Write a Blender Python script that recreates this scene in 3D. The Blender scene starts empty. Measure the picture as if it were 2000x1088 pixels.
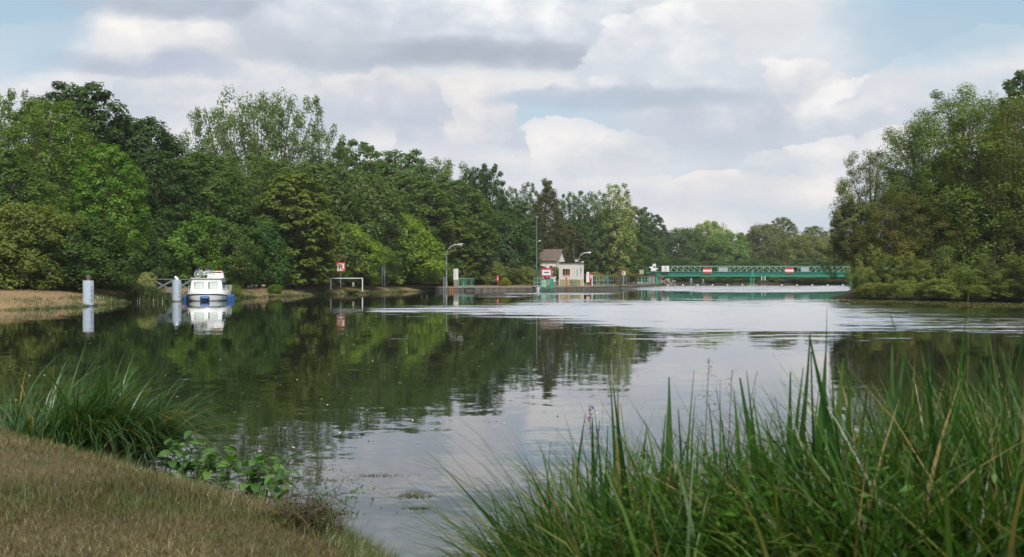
import bpy, math, random
import numpy as np
from mathutils import Vector, Matrix
R = math.radians
random.seed(7)
rng = np.random.default_rng(7)
scene = bpy.context.scene
COL = scene.collection

# ------------------------------------------------------------------ camera, world, sun, exposure
CAM_Z, F = 2.0, 2200.0
HAZE = .00016
cd = bpy.data.cameras.new('camera'); cam = bpy.data.objects.new('camera', cd); COL.objects.link(cam)
cam.location = (0, 0, CAM_Z); cam.rotation_euler = (R(90), 0, 0)
cd.sensor_width = 36; cd.lens = 36 * F / 2000; cd.clip_start = .1; cd.clip_end = 20000
cd.dof.use_dof = True; cd.dof.focus_distance = 110; cd.dof.aperture_fstop = 4.2
scene.camera = cam
scene.render.engine = 'CYCLES'
scene.cycles.use_denoising = True
scene.cycles.max_bounces = 6; scene.cycles.transparent_max_bounces = 4
scene.cycles.diffuse_bounces = 3; scene.cycles.glossy_bounces = 3; scene.cycles.transmission_bounces = 2
scene.cycles.caustics_reflective = False; scene.cycles.caustics_refractive = False
scene.cycles.volume_bounces = 0; scene.cycles.volume_step_rate = 4
scene.view_settings.view_transform = 'Standard'; scene.view_settings.look = 'None'
scene.view_settings.exposure = 0.25; scene.view_settings.gamma = 1

def X(px, Y): return (px - 1000) * Y / F
def Z(py, Y): return CAM_Z - (py - 544) * Y / F
def P(px, py, Y): return Vector((X(px, Y), Y, Z(py, Y)))
def YW(py): return CAM_Z * F / (py - 544)          # distance of a point on the water

# ------------------------------------------------------------------ node helpers
class S:
    """a socket with arithmetic"""
    def __init__(s, nt, o): s.nt, s.o = nt, o
    def m(s, op, *a, clamp=False):
        n = s.nt.nodes.new('ShaderNodeMath'); n.operation = op; n.use_clamp = clamp
        for i, v in enumerate((s,) + a):
            if isinstance(v, S): s.nt.links.new(v.o, n.inputs[i])
            else: n.inputs[i].default_value = v
        return S(s.nt, n.outputs[0])
    def __add__(s, b): return s.m('ADD', b)
    __radd__ = __add__
    def __sub__(s, b): return s.m('SUBTRACT', b)
    def __rsub__(s, b): return (s * -1.0) + b
    def __mul__(s, b): return s.m('MULTIPLY', b)
    __rmul__ = __mul__
    def __truediv__(s, b): return s.m('DIVIDE', b)
    def clamp(s): return s.m('ADD', 0.0, clamp=True)
def smooth(x, a, b):
    n = x.nt.nodes.new('ShaderNodeMapRange'); n.interpolation_type = 'SMOOTHSTEP'
    x.nt.links.new(x.o, n.inputs[0]); n.inputs[1].default_value = a; n.inputs[2].default_value = b
    return S(x.nt, n.outputs[0])
def combine(nt, x, y, z):
    n = nt.nodes.new('ShaderNodeCombineXYZ')
    for i, v in enumerate((x, y, z)):
        if isinstance(v, S): nt.links.new(v.o, n.inputs[i])
        else: n.inputs[i].default_value = v
    return S(nt, n.outputs[0])
def sep(nt, v):
    n = nt.nodes.new('ShaderNodeSeparateXYZ'); nt.links.new(v.o, n.inputs[0])
    return [S(nt, n.outputs[i]) for i in range(3)]
def noise(nt, v, scale, detail=4, rough=.55, color=False, dist=0, lac=2.0):
    n = nt.nodes.new('ShaderNodeTexNoise'); n.inputs['Scale'].default_value = scale
    n.inputs['Detail'].default_value = detail; n.inputs['Roughness'].default_value = rough
    n.inputs['Distortion'].default_value = dist
    if v is not None: nt.links.new(v.o, n.inputs['Vector'])
    return S(nt, n.outputs['Color' if color else 'Fac'])
def mixc(nt, f, a, b, blend='MIX'):
    n = nt.nodes.new('ShaderNodeMix'); n.data_type = 'RGBA'; n.blend_type = blend
    for i, v in ((0, f), (6, a), (7, b)):
        if isinstance(v, S): nt.links.new(v.o, n.inputs[i])
        elif isinstance(v, (int, float)): n.inputs[i].default_value = v
        else: n.inputs[i].default_value = (*v, 1)
    return S(nt, n.outputs[2])
def coord(nt, which='Object'):
    n = nt.nodes.new('ShaderNodeTexCoord'); return S(nt, n.outputs[which])
def geo(nt, which='Position'):
    n = nt.nodes.new('ShaderNodeNewGeometry'); return S(nt, n.outputs[which])
def objinfo(nt, which='Random'):
    n = nt.nodes.new('ShaderNodeObjectInfo'); return S(nt, n.outputs[which])
def lin(r, g, b):
    f = lambda c: (c/255/12.92 if c/255 <= .04045 else ((c/255+.055)/1.055)**2.4)
    return (f(r), f(g), f(b))

# ------------------------------------------------------------------ world: sky and clouds
SUN_EL, SUN_AZ = 50, 168                            # degrees, azimuth clockwise from +Y: behind the camera
world = bpy.data.worlds.new('World'); scene.world = world; world.use_nodes = True
nt = world.node_tree; nt.nodes.clear()
sky = nt.nodes.new('ShaderNodeTexSky'); sky.sky_type = 'NISHITA'; sky.sun_disc = False
sky.sun_elevation = R(SUN_EL); sky.sun_rotation = R(SUN_AZ); sky.dust_density = 2.0; sky.air_density = 1.0
BG = 0.1
d = coord(nt, 'Generated'); dx, dy, dz = sep(nt, d)
az = dx.m('ARCTAN2', dy); el = dz.m('ARCSINE')
v = combine(nt, az, el * 1.7, 0.0)
wn = noise(nt, v, 7.0, 7, .6, color=True); wx, wy, wz = sep(nt, wn)
wn2 = noise(nt, v, 26.0, 5, .6, color=True); qx, qy, qz = sep(nt, wn2)
au = az + (wx - .5) * .10 + (qx - .5) * .022        # warped coordinates give ragged cloud edges
eu = el + (wy - .5) * .055 + (qy - .5) * .018
# puffy relief on two scales from cell distances
def cells(sc, det):
    n1 = nt.nodes.new('ShaderNodeTexVoronoi'); n1.feature = 'F1'; n1.normalize = True; n1.inputs['Scale'].default_value = sc
    n1.inputs['Detail'].default_value = det; n1.inputs['Roughness'].default_value = .5
    nt.links.new(combine(nt, au, eu * 1.45, 0.0).o, n1.inputs['Vector'])
    return S(nt, n1.outputs['Distance'])
c1 = cells(17.0, 2.0)
puff = c1
rel = (.24 - puff) * 2.2 + (wz - .5) * .9
lite = rel * .85 + (qz - .5) * 1.0
skyc = S(nt, sky.outputs[0])
def K(c): return tuple(x / BG * 1.0 for x in lin(*c))
big = noise(nt, combine(nt, az, el * 3.0, 3.0), 3.2, 5, .55)
blue = mixc(nt, smooth(el, -.02, .30), K((196, 209, 218)), K((158, 186, 206)))
blue = mixc(nt, .12, blue, skyc)
veil = smooth(big + (wx - .5) * .5, .30, .62)
veilc = mixc(nt, smooth(big + lite * .18, .34, .70), K((194, 199, 207)), K((224, 222, 221)))
col = mixc(nt, .62 + veil * .38, blue, veilc)
def pz(px, py): return math.atan2(px - 1000, F), math.atan2(544 - py, math.hypot(F, px - 1000))
def gap(px, py, rx, ry, s=1.0):
    global col
    a, e = pz(px, py)
    f = 1.0 - ((au - a) / (rx / F)).m('POWER', 2.0) - ((eu - e) / (ry / F)).m('POWER', 2.0)
    col = mixc(nt, smooth(f, -.35, .75) * s, col, blue)
def bank(px, py, rx, ry, c=(176, 184, 198), s=1.0):
    """a soft grey layer without lit tops"""
    global col
    a, e = pz(px, py)
    f = 1.0 - ((az + (wx - .5) * .10 - a) / (rx / F)).m('POWER', 2.0) - ((el + (wy - .5) * .025 + (qy - .5) * .012 - e) / (ry / F)).m('POWER', 2.0)
    f = f + rel * .15
    cc = mixc(nt, smooth(lite, -.5, .6), K(tuple(q - 4 for q in c)), K(tuple(q + 8 for q in c)))
    col = mixc(nt, smooth(f, -1.2, 1.0) * s, col, cc)
def cumulus(px, py, rx, ry, top=(238, 236, 233), low=(180, 185, 194), s=1.0, cut=.92, soft=.12):
    """px, py the middle of the flat base; rx half width, ry height"""
    global col
    a, e = pz(px, py)
    g = (eu - e) / (ry / F); up = g.m('MAXIMUM', 0.0)
    f = 1.0 - ((au - a) / (rx / F)).m('POWER', 2.0) - up.m('POWER', 2.0) + rel * .36 + (qz - .5) * .22
    edge = smooth(f, .0, soft) * smooth(g, -.30, .20)
    lit = smooth(g * .62 + lite * .60 + f * .30, .02, cut)
    c = mixc(nt, lit, K(low), K(top))
    col = mixc(nt, edge * s, col, c)
WM = (234, 227, 221)
gap(1920, 60, 330, 130); gap(10, 50, 180, 170); gap(1080, 225, 170, 45, .9); gap(480, 290, 100, 24, .3)
bank(1560, 70, 260, 70, (205, 209, 214), .85)
bank(1300, 340, 480, 50, (197, 203, 212), .6)
bank(1560, 260, 330, 50, (184, 192, 205), .8)
cumulus(1430, 402, 160, 62, WM, (204, 206, 212), .9); cumulus(1575, 402, 110, 56, WM, (204, 206, 212), .9)
cumulus(1220, 395, 150, 50, (228, 224, 222), (200, 204, 211), .7)
cumulus(1700, 350, 270, 90, (233, 229, 226), (196, 201, 209), .9)
cumulus(1350, 265, 130, 90, (230, 228, 226), (190, 196, 207), .85)
cumulus(1500, 235, 250, 125, (233, 230, 227), (180, 187, 200)); cumulus(1690, 250, 150, 110, (238, 235, 232), (190, 196, 206), .95)
cumulus(1920, 180, 240, 105, (234, 230, 226), (200, 205, 212))
cumulus(1130, 320, 180, 100, (240, 234, 229), (196, 201, 209), .85); cumulus(1000, 345, 190, 70, (232, 228, 225), (196, 201, 209), .85)
cumulus(900, 290, 150, 130, WM, (190, 196, 207)); cumulus(690, 250, 170, 125, WM, (182, 189, 202), .97); cumulus(770, 235, 110, 90, WM, (186, 192, 204), .95)
bank(330, 205, 330, 50, (190, 196, 207), .7)
cumulus(250, 330, 380, 105, (238, 234, 231), (190, 196, 206), .85)
cumulus(250, 215, 350, 200, (236, 232, 228), (198, 202, 210)); cumulus(450, 235, 230, 150, (230, 226, 223), (190, 196, 206), .95); cumulus(90, 225, 130, 130, (234, 230, 227), (200, 204, 211), .95)
bank(170, 118, 80, 20, (172, 181, 198), .8); bank(350, 122, 75, 24, (168, 178, 196), .85); bank(260, 132, 60, 12, (176, 184, 199), .7)
bank(430, 14, 400, 24, (172, 181, 194), 1.0); bank(600, 60, 100, 30, (188, 193, 202), .5)
cumulus(800, 100, 330, 230, (237, 237, 236), (186, 193, 205)); cumulus(1010, 105, 260, 210, (238, 238, 237), (190, 197, 208))
bank(860, 108, 380, 24, (166, 175, 188), 1.0); bank(600, 75, 150, 40, (184, 191, 201), .7)
cumulus(1300, 192, 210, 195, (242, 240, 238), (196, 202, 211)); cumulus(1350, 130, 110, 100, (238, 237, 235), (200, 206, 213), .9); cumulus(1180, 190, 130, 50, (236, 234, 232), (184, 192, 204), .9)
bank(1230, 192, 230, 20, (174, 185, 199), .9)
gap(1900, 30, 250, 100, .85); gap(20, 40, 150, 110, .8)
bgn = nt.nodes.new('ShaderNodeBackground'); bgn.inputs['Strength'].default_value = BG
wo = nt.nodes.new('ShaderNodeOutputWorld')
nt.links.new(col.o, bgn.inputs['Color']); nt.links.new(bgn.outputs[0], wo.inputs[0])
world.cycles.sampling_method = 'MANUAL'; world.cycles.sample_map_resolution = 256

sl = bpy.data.lights.new('sun', 'SUN'); sl.energy = 2.9; sl.angle = R(10); sl.color = (1, .95, .87)
so = bpy.data.objects.new('sun', sl); COL.objects.link(so)
sd = Vector((math.sin(R(SUN_AZ)) * math.cos(R(SUN_EL)), math.cos(R(SUN_AZ)) * math.cos(R(SUN_EL)), math.sin(R(SUN_EL))))
so.rotation_euler = sd.to_track_quat('Z', 'Y').to_euler(); so.location = (-40, -40, 80)

# ------------------------------------------------------------------ materials
def mat(name, c, rough=.6, metal=0, var=.12, scale=6, bump=.0, dirt=None, spec=.5):
    m = bpy.data.materials.new(name); m.use_nodes = True; t = m.node_tree
    b = t.nodes['Principled BSDF']; b.inputs['Roughness'].default_value = rough; b.inputs['Metallic'].default_value = metal
    b.inputs['Specular IOR Level'].default_value = spec
    p = coord(t); n = noise(t, p, scale, 6, .6)
    k = smooth(n, .3, .7)
    lo = tuple(x * (1 - var) for x in c); hi = tuple(min(1, x * (1 + var)) for x in c)
    cc = mixc(t, k, lo, hi)
    if dirt:
        n2 = noise(t, p, dirt[1], 7, .7)
        cc = mixc(t, smooth(n2, dirt[2], dirt[2] + .14), cc, dirt[0])
    t.links.new(cc.o, b.inputs['Base Color'])
    if bump:
        bn = t.nodes.new('ShaderNodeBump'); bn.inputs['Strength'].default_value = bump; bn.inputs['Distance'].default_value = .02
        t.links.new(noise(t, p, scale * 4, 5).o, bn.inputs['Height']); t.links.new(bn.outputs[0], b.inputs['Normal'])
    return m

def foliage_mat(name, use_obj=True, c=(.05, .09, .02), trans=.35, hue=.0, sc=.5, yellow=(.22, .17, .03), yamt=.74, rough=.5):
    m = bpy.data.materials.new(name); m.use_nodes = True; t = m.node_tree; t.nodes.clear()
    if use_obj:
        n = t.nodes.new('ShaderNodeObjectInfo'); base = S(t, n.outputs['Color'])
    else:
        base = mixc(t, 0.0, c, c)
    rnd = geo(t, 'Random Per Island'); pos = geo(t, 'Position')
    n1 = noise(t, pos, sc, 3, .6)
    dark = mixc(t, 1.0, base, (.58, .66, .66), 'MULTIPLY'); light = mixc(t, 1.0, base, (1.5, 1.38, 1.15), 'MULTIPLY')
    cc = mixc(t, (rnd * .6 + smooth(n1, .32, .68) * .5).clamp(), dark, light)
    cc = mixc(t, smooth(noise(t, pos, sc * .9, 2) + rnd * .16, yamt, yamt + .12) * .55, cc, yellow)
    df = t.nodes.new('ShaderNodeBsdfDiffuse'); tr = t.nodes.new('ShaderNodeBsdfTranslucent'); gl = t.nodes.new('ShaderNodeBsdfGlossy')
    gl.inputs['Roughness'].default_value = rough; gl.inputs['Color'].default_value = (.5, .55, .5, 1)
    t.links.new(cc.o, df.inputs[0])
    tc = mixc(t, 1.0, cc, (1.3, 1.5, .6), 'MULTIPLY'); t.links.new(tc.o, tr.inputs[0])
    mx = t.nodes.new('ShaderNodeMixShader'); mx.inputs[0].default_value = trans
    t.links.new(df.outputs[0], mx.inputs[1]); t.links.new(tr.outputs[0], mx.inputs[2])
    m2 = t.nodes.new('ShaderNodeMixShader'); m2.inputs[0].default_value = .035
    t.links.new(mx.outputs[0], m2.inputs[1]); t.links.new(gl.outputs[0], m2.inputs[2])
    o = t.nodes.new('ShaderNodeOutputMaterial'); t.links.new(m2.outputs[0], o.inputs[0])
    return m
M = {}
M['leaf'] = foliage_mat('leaf')
M['bark'] = mat('bark', (.10, .08, .06), .9, var=.35, scale=3)
M['deadwood'] = mat('deadwood', (.30, .26, .21), .9, var=.25, scale=3)
M['white'] = mat('white_paint', (.72, .74, .74), .4, var=.05, dirt=((.35, .33, .28), 3, .66))
M['boat'] = mat('boat_gelcoat', (.80, .82, .80), .25, var=.03, dirt=((.45, .40, .30), 2.5, .68))
M['navy'] = mat('navy_rubber', (.02, .035, .07), .5)
M['blue'] = mat('blue_fender', (.015, .10, .30), .45, var=.2)
M['black'] = mat('black_plastic', (.015, .015, .017), .5)
M['grey'] = mat('grey_steel', (.22, .25, .27), .5, metal=.2, var=.15)
M['post'] = mat('mooring_post_paint', (.44, .53, .62), .5, var=.10, scale=4, dirt=((.14, .12, .10), 5, .64))
M['rust'] = mat('rusty_iron', (.16, .11, .09), .8, var=.3, scale=12)
M['red'] = mat('red_paint', (.50, .035, .03), .45, var=.1)
M['crimson'] = mat('crimson_paint', (.55, .03, .08), .45, var=.1)
M['orange'] = mat('orange_cloth', (.65, .16, .07), .7)
M['green'] = mat('green_paint', (.03, .29, .185), .45, var=.18, scale=2, dirt=((.05, .10, .07), 1.5, .62))
M['shaded_green'] = mat('shaded_green_paint', (.015, .18, .12), .5, var=.2, scale=2)  # bridge green darkened: shade between the flanges put into the colour
M['palegreen'] = mat('pale_green_paint', (.34, .50, .40), .5, var=.12)
M['concrete'] = mat('concrete', (.26, .25, .22), .85, var=.2, scale=2, bump=.4, dirt=((.10, .10, .08), 1.2, .56))
M['stone'] = mat('pale_stone', (.44, .40, .34), .9, var=.22, scale=3, bump=.6)
M['plaster'] = mat('white_plaster', (.74, .73, .68), .85, var=.08, scale=2, dirt=((.38, .34, .26), 1.3, .62))
M['cream'] = mat('cream_plaster', (.56, .46, .27), .85, var=.1, scale=2)
M['tile'] = mat('clay_tile', (.16, .12, .10), .85, var=.35, scale=5, bump=.5)
M['redtile'] = mat('red_clay_tile', (.32, .13, .09), .85, var=.3, scale=5, bump=.5)
M['glass'] = mat('dark_glass', (.03, .04, .045), .08, spec=1.0)
M['curtain'] = mat('pale_curtain', (.55, .62, .58), .8)
M['amber'] = mat('amber_wood', (.42, .20, .05), .5)
M['galv'] = mat('galvanised_steel', (.42, .46, .48), .4, metal=.4, var=.1)
M['hedgegreen'] = mat('green_sheeting', (.02, .09, .06), .7, var=.2)
M['kayak'] = mat('kayak_orange', (.62, .22, .08), .5)
M['signwhite'] = mat('sign_white', (.78, .78, .76), .4, var=.03)

# ------------------------------------------------------------------ mesh helpers
class MB:
    def __init__(s): s.v = []; s.f = []
    def add(s, vs, fs):
        k = len(s.v); s.v += [tuple(p) for p in vs]; s.f += [tuple(i + k for i in q) for q in fs]; return s
    def box(s, c, sz, rz=0, top=1.0):
        cx, cy, cz = c; a, b, h = sz[0] / 2, sz[1] / 2, sz[2] / 2; vs = []
        for zz, k in ((-h, 1), (h, top)):
            for x, y in ((-a, -b), (a, -b), (a, b), (-a, b)):
                x *= k; y *= k
                vs.append((cx + x * math.cos(rz) - y * math.sin(rz), cy + x * math.sin(rz) + y * math.cos(rz), cz + zz))
        return s.add(vs, [(3, 2, 1, 0), (4, 5, 6, 7), (0, 1, 5, 4), (1, 2, 6, 5), (2, 3, 7, 6), (3, 0, 4, 7)])
    def tube(s, pts, r, n=8, cap=True):
        """r a number or one per point"""
        pts = [Vector(p) for p in pts]; rs = r if isinstance(r, (list, tuple)) else [r] * len(pts)
        vs = []; fs = []
        for i, p in enumerate(pts):
            t = (pts[min(i + 1, len(pts) - 1)] - pts[max(i - 1, 0)]).normalized()
            up = Vector((0, 0, 1)) if abs(t.z) < .9 else Vector((1, 0, 0))
            a = t.cross(up).normalized(); b = t.cross(a)
            for k in range(n):
                q = 2 * math.pi * k / n; vs.append(p + (a * math.cos(q) + b * math.sin(q)) * rs[i])
        for i in range(len(pts) - 1):
            for k in range(n):
                fs.append((i * n + k, i * n + (k + 1) % n, (i + 1) * n + (k + 1) % n, (i + 1) * n + k))
        if cap: fs.append(tuple(range(n))[::-1]); fs.append(tuple(range((len(pts) - 1) * n, len(pts) * n)))
        return s.add(vs, fs)
    def bar(s, a, b, w, h=None):
        h = h or w; a = Vector(a); b = Vector(b); t = (b - a).normalized()
        up = Vector((0, 0, 1)) if abs(t.z) < .95 else Vector((0, 1, 0))
        u = t.cross(up).normalized() * w / 2; q = u.normalized().cross(t) * h / 2
        vs = [a - u - q, a + u - q, a + u + q, a - u + q, b - u - q, b + u - q, b + u + q, b - u + q]
        return s.add(vs, [(3, 2, 1, 0), (4, 5, 6, 7), (0, 1, 5, 4), (1, 2, 6, 5), (2, 3, 7, 6), (3, 0, 4, 7)])
    def lathe(s, prof, c=(0, 0, 0), n=20):
        vs = []; fs = []
        for r, z in prof:
            for k in range(n):
                q = 2 * math.pi * k / n; vs.append((c[0] + r * math.cos(q), c[1] + r * math.sin(q), c[2] + z))
        for i in range(len(prof) - 1):
            for k in range(n): fs.append((i * n + k, i * n + (k + 1) % n, (i + 1) * n + (k + 1) % n, (i + 1) * n + k))
        fs.append(tuple(range(n))[::-1]); fs.append(tuple(range((len(prof) - 1) * n, len(prof) * n)))
        return s.add(vs, fs)
    def prism(s, poly, y0, y1):
        """polygon in x, z extruded along y"""
        n = len(poly); vs = [(x, y0, z) for x, z in poly] + [(x, y1, z) for x, z in poly]
        return s.add(vs, [tuple(range(n)), tuple(range(2 * n - 1, n - 1, -1))] + [(i, i + n, (i + 1) % n + n, (i + 1) % n) for i in range(n)])
    def torus(s, c, Rr, r, axis='y', n=24, m=6):
        vs = []; fs = []
        for i in range(n):
            a = 2 * math.pi * i / n
            for j in range(m):
                b = 2 * math.pi * j / m; rr = Rr + r * math.cos(b); h = r * math.sin(b)
                p = (rr * math.cos(a), h, rr * math.sin(a)) if axis == 'y' else ((h, rr * math.cos(a), rr * math.sin(a)) if axis == 'x' else (rr * math.cos(a), rr * math.sin(a), h))
                vs.append((c[0] + p[0], c[1] + p[1], c[2] + p[2]))
        for i in range(n):
            for j in range(m): fs.append((i * m + j, ((i + 1) % n) * m + j, ((i + 1) % n) * m + (j + 1) % m, i * m + (j + 1) % m))
        return s.add(vs, fs)
    def build(s, name, m, parent=None, smooth=False, bevel=0):
        me = bpy.data.meshes.new(name); me.from_pydata(s.v, [], s.f); me.validate(); me.update()
        import bmesh
        bm = bmesh.new(); bm.from_mesh(me); bmesh.ops.recalc_face_normals(bm, faces=bm.faces)
        if bevel: bmesh.ops.bevel(bm, geom=bm.edges[:], offset=bevel, segments=2, affect='EDGES')
        bm.to_mesh(me); bm.free()
        me.materials.append(m)
        if smooth:
            me.polygons.foreach_set('use_smooth', [True] * len(me.polygons))
            me.set_sharp_from_angle(angle=R(40))
        o = bpy.data.objects.new(name, me); COL.objects.link(o)
        if parent is not None: o.parent = parent
        return o
def quads(name, V, nf, m, parent=None, k=4, link=True, uv=None):
    """V (nf*k,3) numpy: nf separate k-gons"""
    me = bpy.data.meshes.new(name)
    me.vertices.add(nf * k); me.vertices.foreach_set('co', V.astype(np.float32).ravel())
    me.loops.add(nf * k); me.loops.foreach_set('vertex_index', np.arange(nf * k, dtype=np.int32))
    me.polygons.add(nf); me.polygons.foreach_set('loop_start', np.arange(0, nf * k, k, dtype=np.int32))
    me.update(calc_edges=True); me.materials.append(m)
    if not link: return me
    o = bpy.data.objects.new(name, me); COL.objects.link(o)
    if parent is not None: o.parent = parent
    return o
def mesh_grid(name, V, nr, nc, m, smooth=True):
    """V (nr*nc,3)"""
    i = np.arange(nr - 1)[:, None] * nc + np.arange(nc - 1)[None]; i = i.ravel()
    f = np.stack([i, i + 1, i + nc + 1, i + nc], 1)
    me = bpy.data.meshes.new(name); me.vertices.add(len(V)); me.vertices.foreach_set('co', V.astype(np.float32).ravel())
    me.loops.add(f.size); me.loops.foreach_set('vertex_index', f.astype(np.int32).ravel())
    me.polygons.add(len(f)); me.polygons.foreach_set('loop_start', np.arange(0, f.size, 4, dtype=np.int32))
    me.update(calc_edges=True); me.materials.append(m)
    if smooth: me.polygons.foreach_set('use_smooth', np.ones(len(f), bool))
    o = bpy.data.objects.new(name, me); COL.objects.link(o)
    return o
def thing(name, label, cat, loc=(0, 0, 0), rz=0, group=None):
    o = bpy.data.objects.new(name, None); COL.objects.link(o); o.empty_display_size = .2
    o.location = loc; o.rotation_euler = (0, 0, rz); return tag(o, label, cat, group)
def tag(o, label, cat, group=None):
    o['label'] = label; o['category'] = cat
    if group: o['group'] = group
    return o
def copy_tree(o, parent=None):
    c = o.copy(); COL.objects.link(c)
    if parent is not None: c.parent = parent
    for ch in list(o.children): copy_tree(ch, c)
    return c
def structure(o): o['kind'] = 'structure'; return o
def stuff(o, label=None, cat=None):
    o['kind'] = 'stuff'
    if label: o['label'] = label; o['category'] = cat
    return o
def vnoise(x, y, seed=0):
    """cheap smooth 2-D noise, -1..1, numpy"""
    r = np.random.default_rng(seed); o = 0
    for k in range(6):
        a = r.uniform(0, 2 * np.pi); f = r.uniform(.6, 1.9); p = r.uniform(0, 6.28)
        o = o + np.sin((x * np.cos(a) + y * np.sin(a)) * f + p + 1.3 * np.sin(f * .7 * (y * np.cos(a) - x * np.sin(a)) + p * 2))
    return o / 4

# ------------------------------------------------------------------ setting: ground, banks, water
def ground_mat(name, brown, green, sc=1.0, amt=.55, use_z=False):
    m = bpy.data.materials.new(name); m.use_nodes = True; t = m.node_tree; b = t.nodes['Principled BSDF']
    b.inputs['Roughness'].default_value = .95; b.inputs['Specular IOR Level'].default_value = .1
    p = geo(t); n1 = noise(t, p, .5 * sc, 6, .65); n2 = noise(t, p, 9 * sc, 5, .7)
    c = mixc(t, smooth(n2, .3, .7), tuple(x * .62 for x in brown), tuple(x * 1.25 for x in brown))
    c = mixc(t, smooth(n1, amt, amt + .15) * .85, c, green)
    if use_z:
        x, y, z = sep(t, p); c = mixc(t, smooth(z + (n1 - .5) * 1.2, .24, .04), c, mixc(t, smooth(n2, .4, .6), (.10, .085, .04), (.16, .16, .055)))
    t.links.new(c.o, b.inputs['Base Color'])
    bn = t.nodes.new('ShaderNodeBump'); bn.inputs['Strength'].default_value = .8; bn.inputs['Distance'].default_value = .06 / sc
    t.links.new(n2.o, bn.inputs['Height']); t.links.new(bn.outputs[0], b.inputs['Normal'])
    return m
M['bank'] = ground_mat('bank_ground', (.30, .21, .115), (.15, .15, .055), .8, .70, True)
M['near'] = ground_mat('near_ground', (.115, .09, .048), (.05, .065, .02), 3, .55)
M['forest'] = ground_mat('forest_ground', (.05, .045, .025), (.04, .05, .02), .4)

# shoreline of the far side: (px, distance); from beyond the left edge round to the far right
shore_px = [(-1400, 48), (-500, 60), (-150, 67), (0, 71), (80, 74), (160, 80), (215, 87), (250, 93), (290, 101), (340, 107), (400, 110), (460, 114), (520, 122), (600, 133), (660, 144),
            (700, 152), (760, 163), (800, 171), (850, 180)]
quay_px = [(850, 180), (905, 182), (975, 186), (1040, 189), (1150, 199), (1200, 216), (1240, 242), (1268, 282), (1292, 330)]
far_px = [(1292, 330), (1300, 343), (1400, 347), (1500, 345), (1600, 349), (1700, 352), (1900, 360), (2600, 380)]
def plan(l): return [(X(a, b), b) for a, b in l]
def resample(pl, step):
    o = [pl[0]]
    for a, b in zip(pl, pl[1:]):
        n = max(1, int(math.dist(a, b) / step))
        for k in range(1, n + 1): o.append((a[0] + (b[0] - a[0]) * k / n, a[1] + (b[1] - a[1]) * k / n))
    return o
CEN = (20.0, 150.0)
def bankloft(name, pl, prof, m, wob=.0, rot=0):
    nr = len(pl); V = []
    for i, (x, y) in enumerate(pl):
        a = pl[max(0, i - 1)]; b = pl[min(nr - 1, i + 1)]
        nx, ny = -(b[1] - a[1]), (b[0] - a[0]); L = math.hypot(nx, ny); nx /= L; ny /= L
        cx, cy = x - CEN[0], y - CEN[1]; L = math.hypot(cx, cy); cx /= L; cy /= L
        for dd, z in prof:
            k = min(1, max(0, (dd - 8) / 30)); ux = nx * (1 - k) + cx * k; uy = ny * (1 - k) + cy * k
            w = wob * math.sin(x * .9 + y * .6) * .5 + wob * math.sin(x * 2.3 - y * 1.7 + dd) * .3
            V.append((x + ux * (dd + w), y + uy * (dd + w), z + (w * .25 if 0 < z and dd < 40 else 0)))
    return mesh_grid(name, np.array(V), nr, len(prof), m)
left = resample(plan(shore_px), 1.5)
structure(bankloft('bank', left, [(-3, -.9), (-.4, -.25), (0, .02), (.3, .20), (.8, .38), (1.5, .55), (2.5, .74), (4, .95), (6, 1.08), (8, 1.10), (11, 1.05), (16, 1.0)], M['bank'], .35))
structure(bankloft('forest_ground', resample(plan(shore_px), 20), [(14, .99), (20, .985), (60, 1.0), (300, 1.0), (1800, 1.0)], M['forest']))
qp = resample(plan(quay_px), 2.0)
structure(bankloft('quay_ground', qp, [(.45, .60), (3, .66), (8, .80), (20, .95), (60, 1.0), (300, 1.0), (1800, 1.0)], M['bank']))
fp = resample(plan(far_px), 5.0)
structure(bankloft('far_bank', fp, [(-3, -.8), (0, .0), (1, .5), (3, .9), (10, 1.1), (60, 1.1), (300, 1.0), (1800, 1.0)], M['forest'], .3))

M['quayface'] = mat('stained_quay_face', (.15, .135, .11), .9, var=.3, scale=1.2, bump=.5, dirt=((.06, .06, .04), 1.6, .50))
# quay wall: coping stones are parts of the wall
qw = thing('quay_wall', 'long low concrete quay wall along the lock approach with pale coping stones', 'wall', (qp[0][0], qp[0][1], 0))
w = MB(); ox, oy = qp[0]
for a, b in zip(qp, qp[1:]):
    a = (a[0] - ox, a[1] - oy); b = (b[0] - ox, b[1] - oy)
    tx, ty = b[0] - a[0], b[1] - a[1]; L = math.hypot(tx, ty); nx, ny = -ty / L, tx / L
    w.add([(a[0], a[1], -1), (b[0], b[1], -1), (b[0], b[1], .47), (a[0], a[1], .47), (a[0] + nx * .6, a[1] + ny * .6, -1), (b[0] + nx * .6, b[1] + ny * .6, -1), (b[0] + nx * .6, b[1] + ny * .6, .47), (a[0] + nx * .6, a[1] + ny * .6, .47)],
          [(0, 1, 2, 3), (5, 4, 7, 6), (3, 2, 6, 7)])
    cm = MB(); g = .02
    p0 = (a[0] + tx / L * g, a[1] + ty / L * g); p1 = (b[0] - tx / L * g, b[1] - ty / L * g)
    c0 = ((p0[0] + p1[0]) / 2 + nx * .24, (p0[1] + p1[1]) / 2 + ny * .24, .57 + random.uniform(-.01, .01))
    cm.box(c0, (math.dist(p0, p1), .6, .2), math.atan2(ty, tx)); cm.build('coping_stone', M['concrete'], qw)
w.build('wall_face', M['quayface'], qw)

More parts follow.
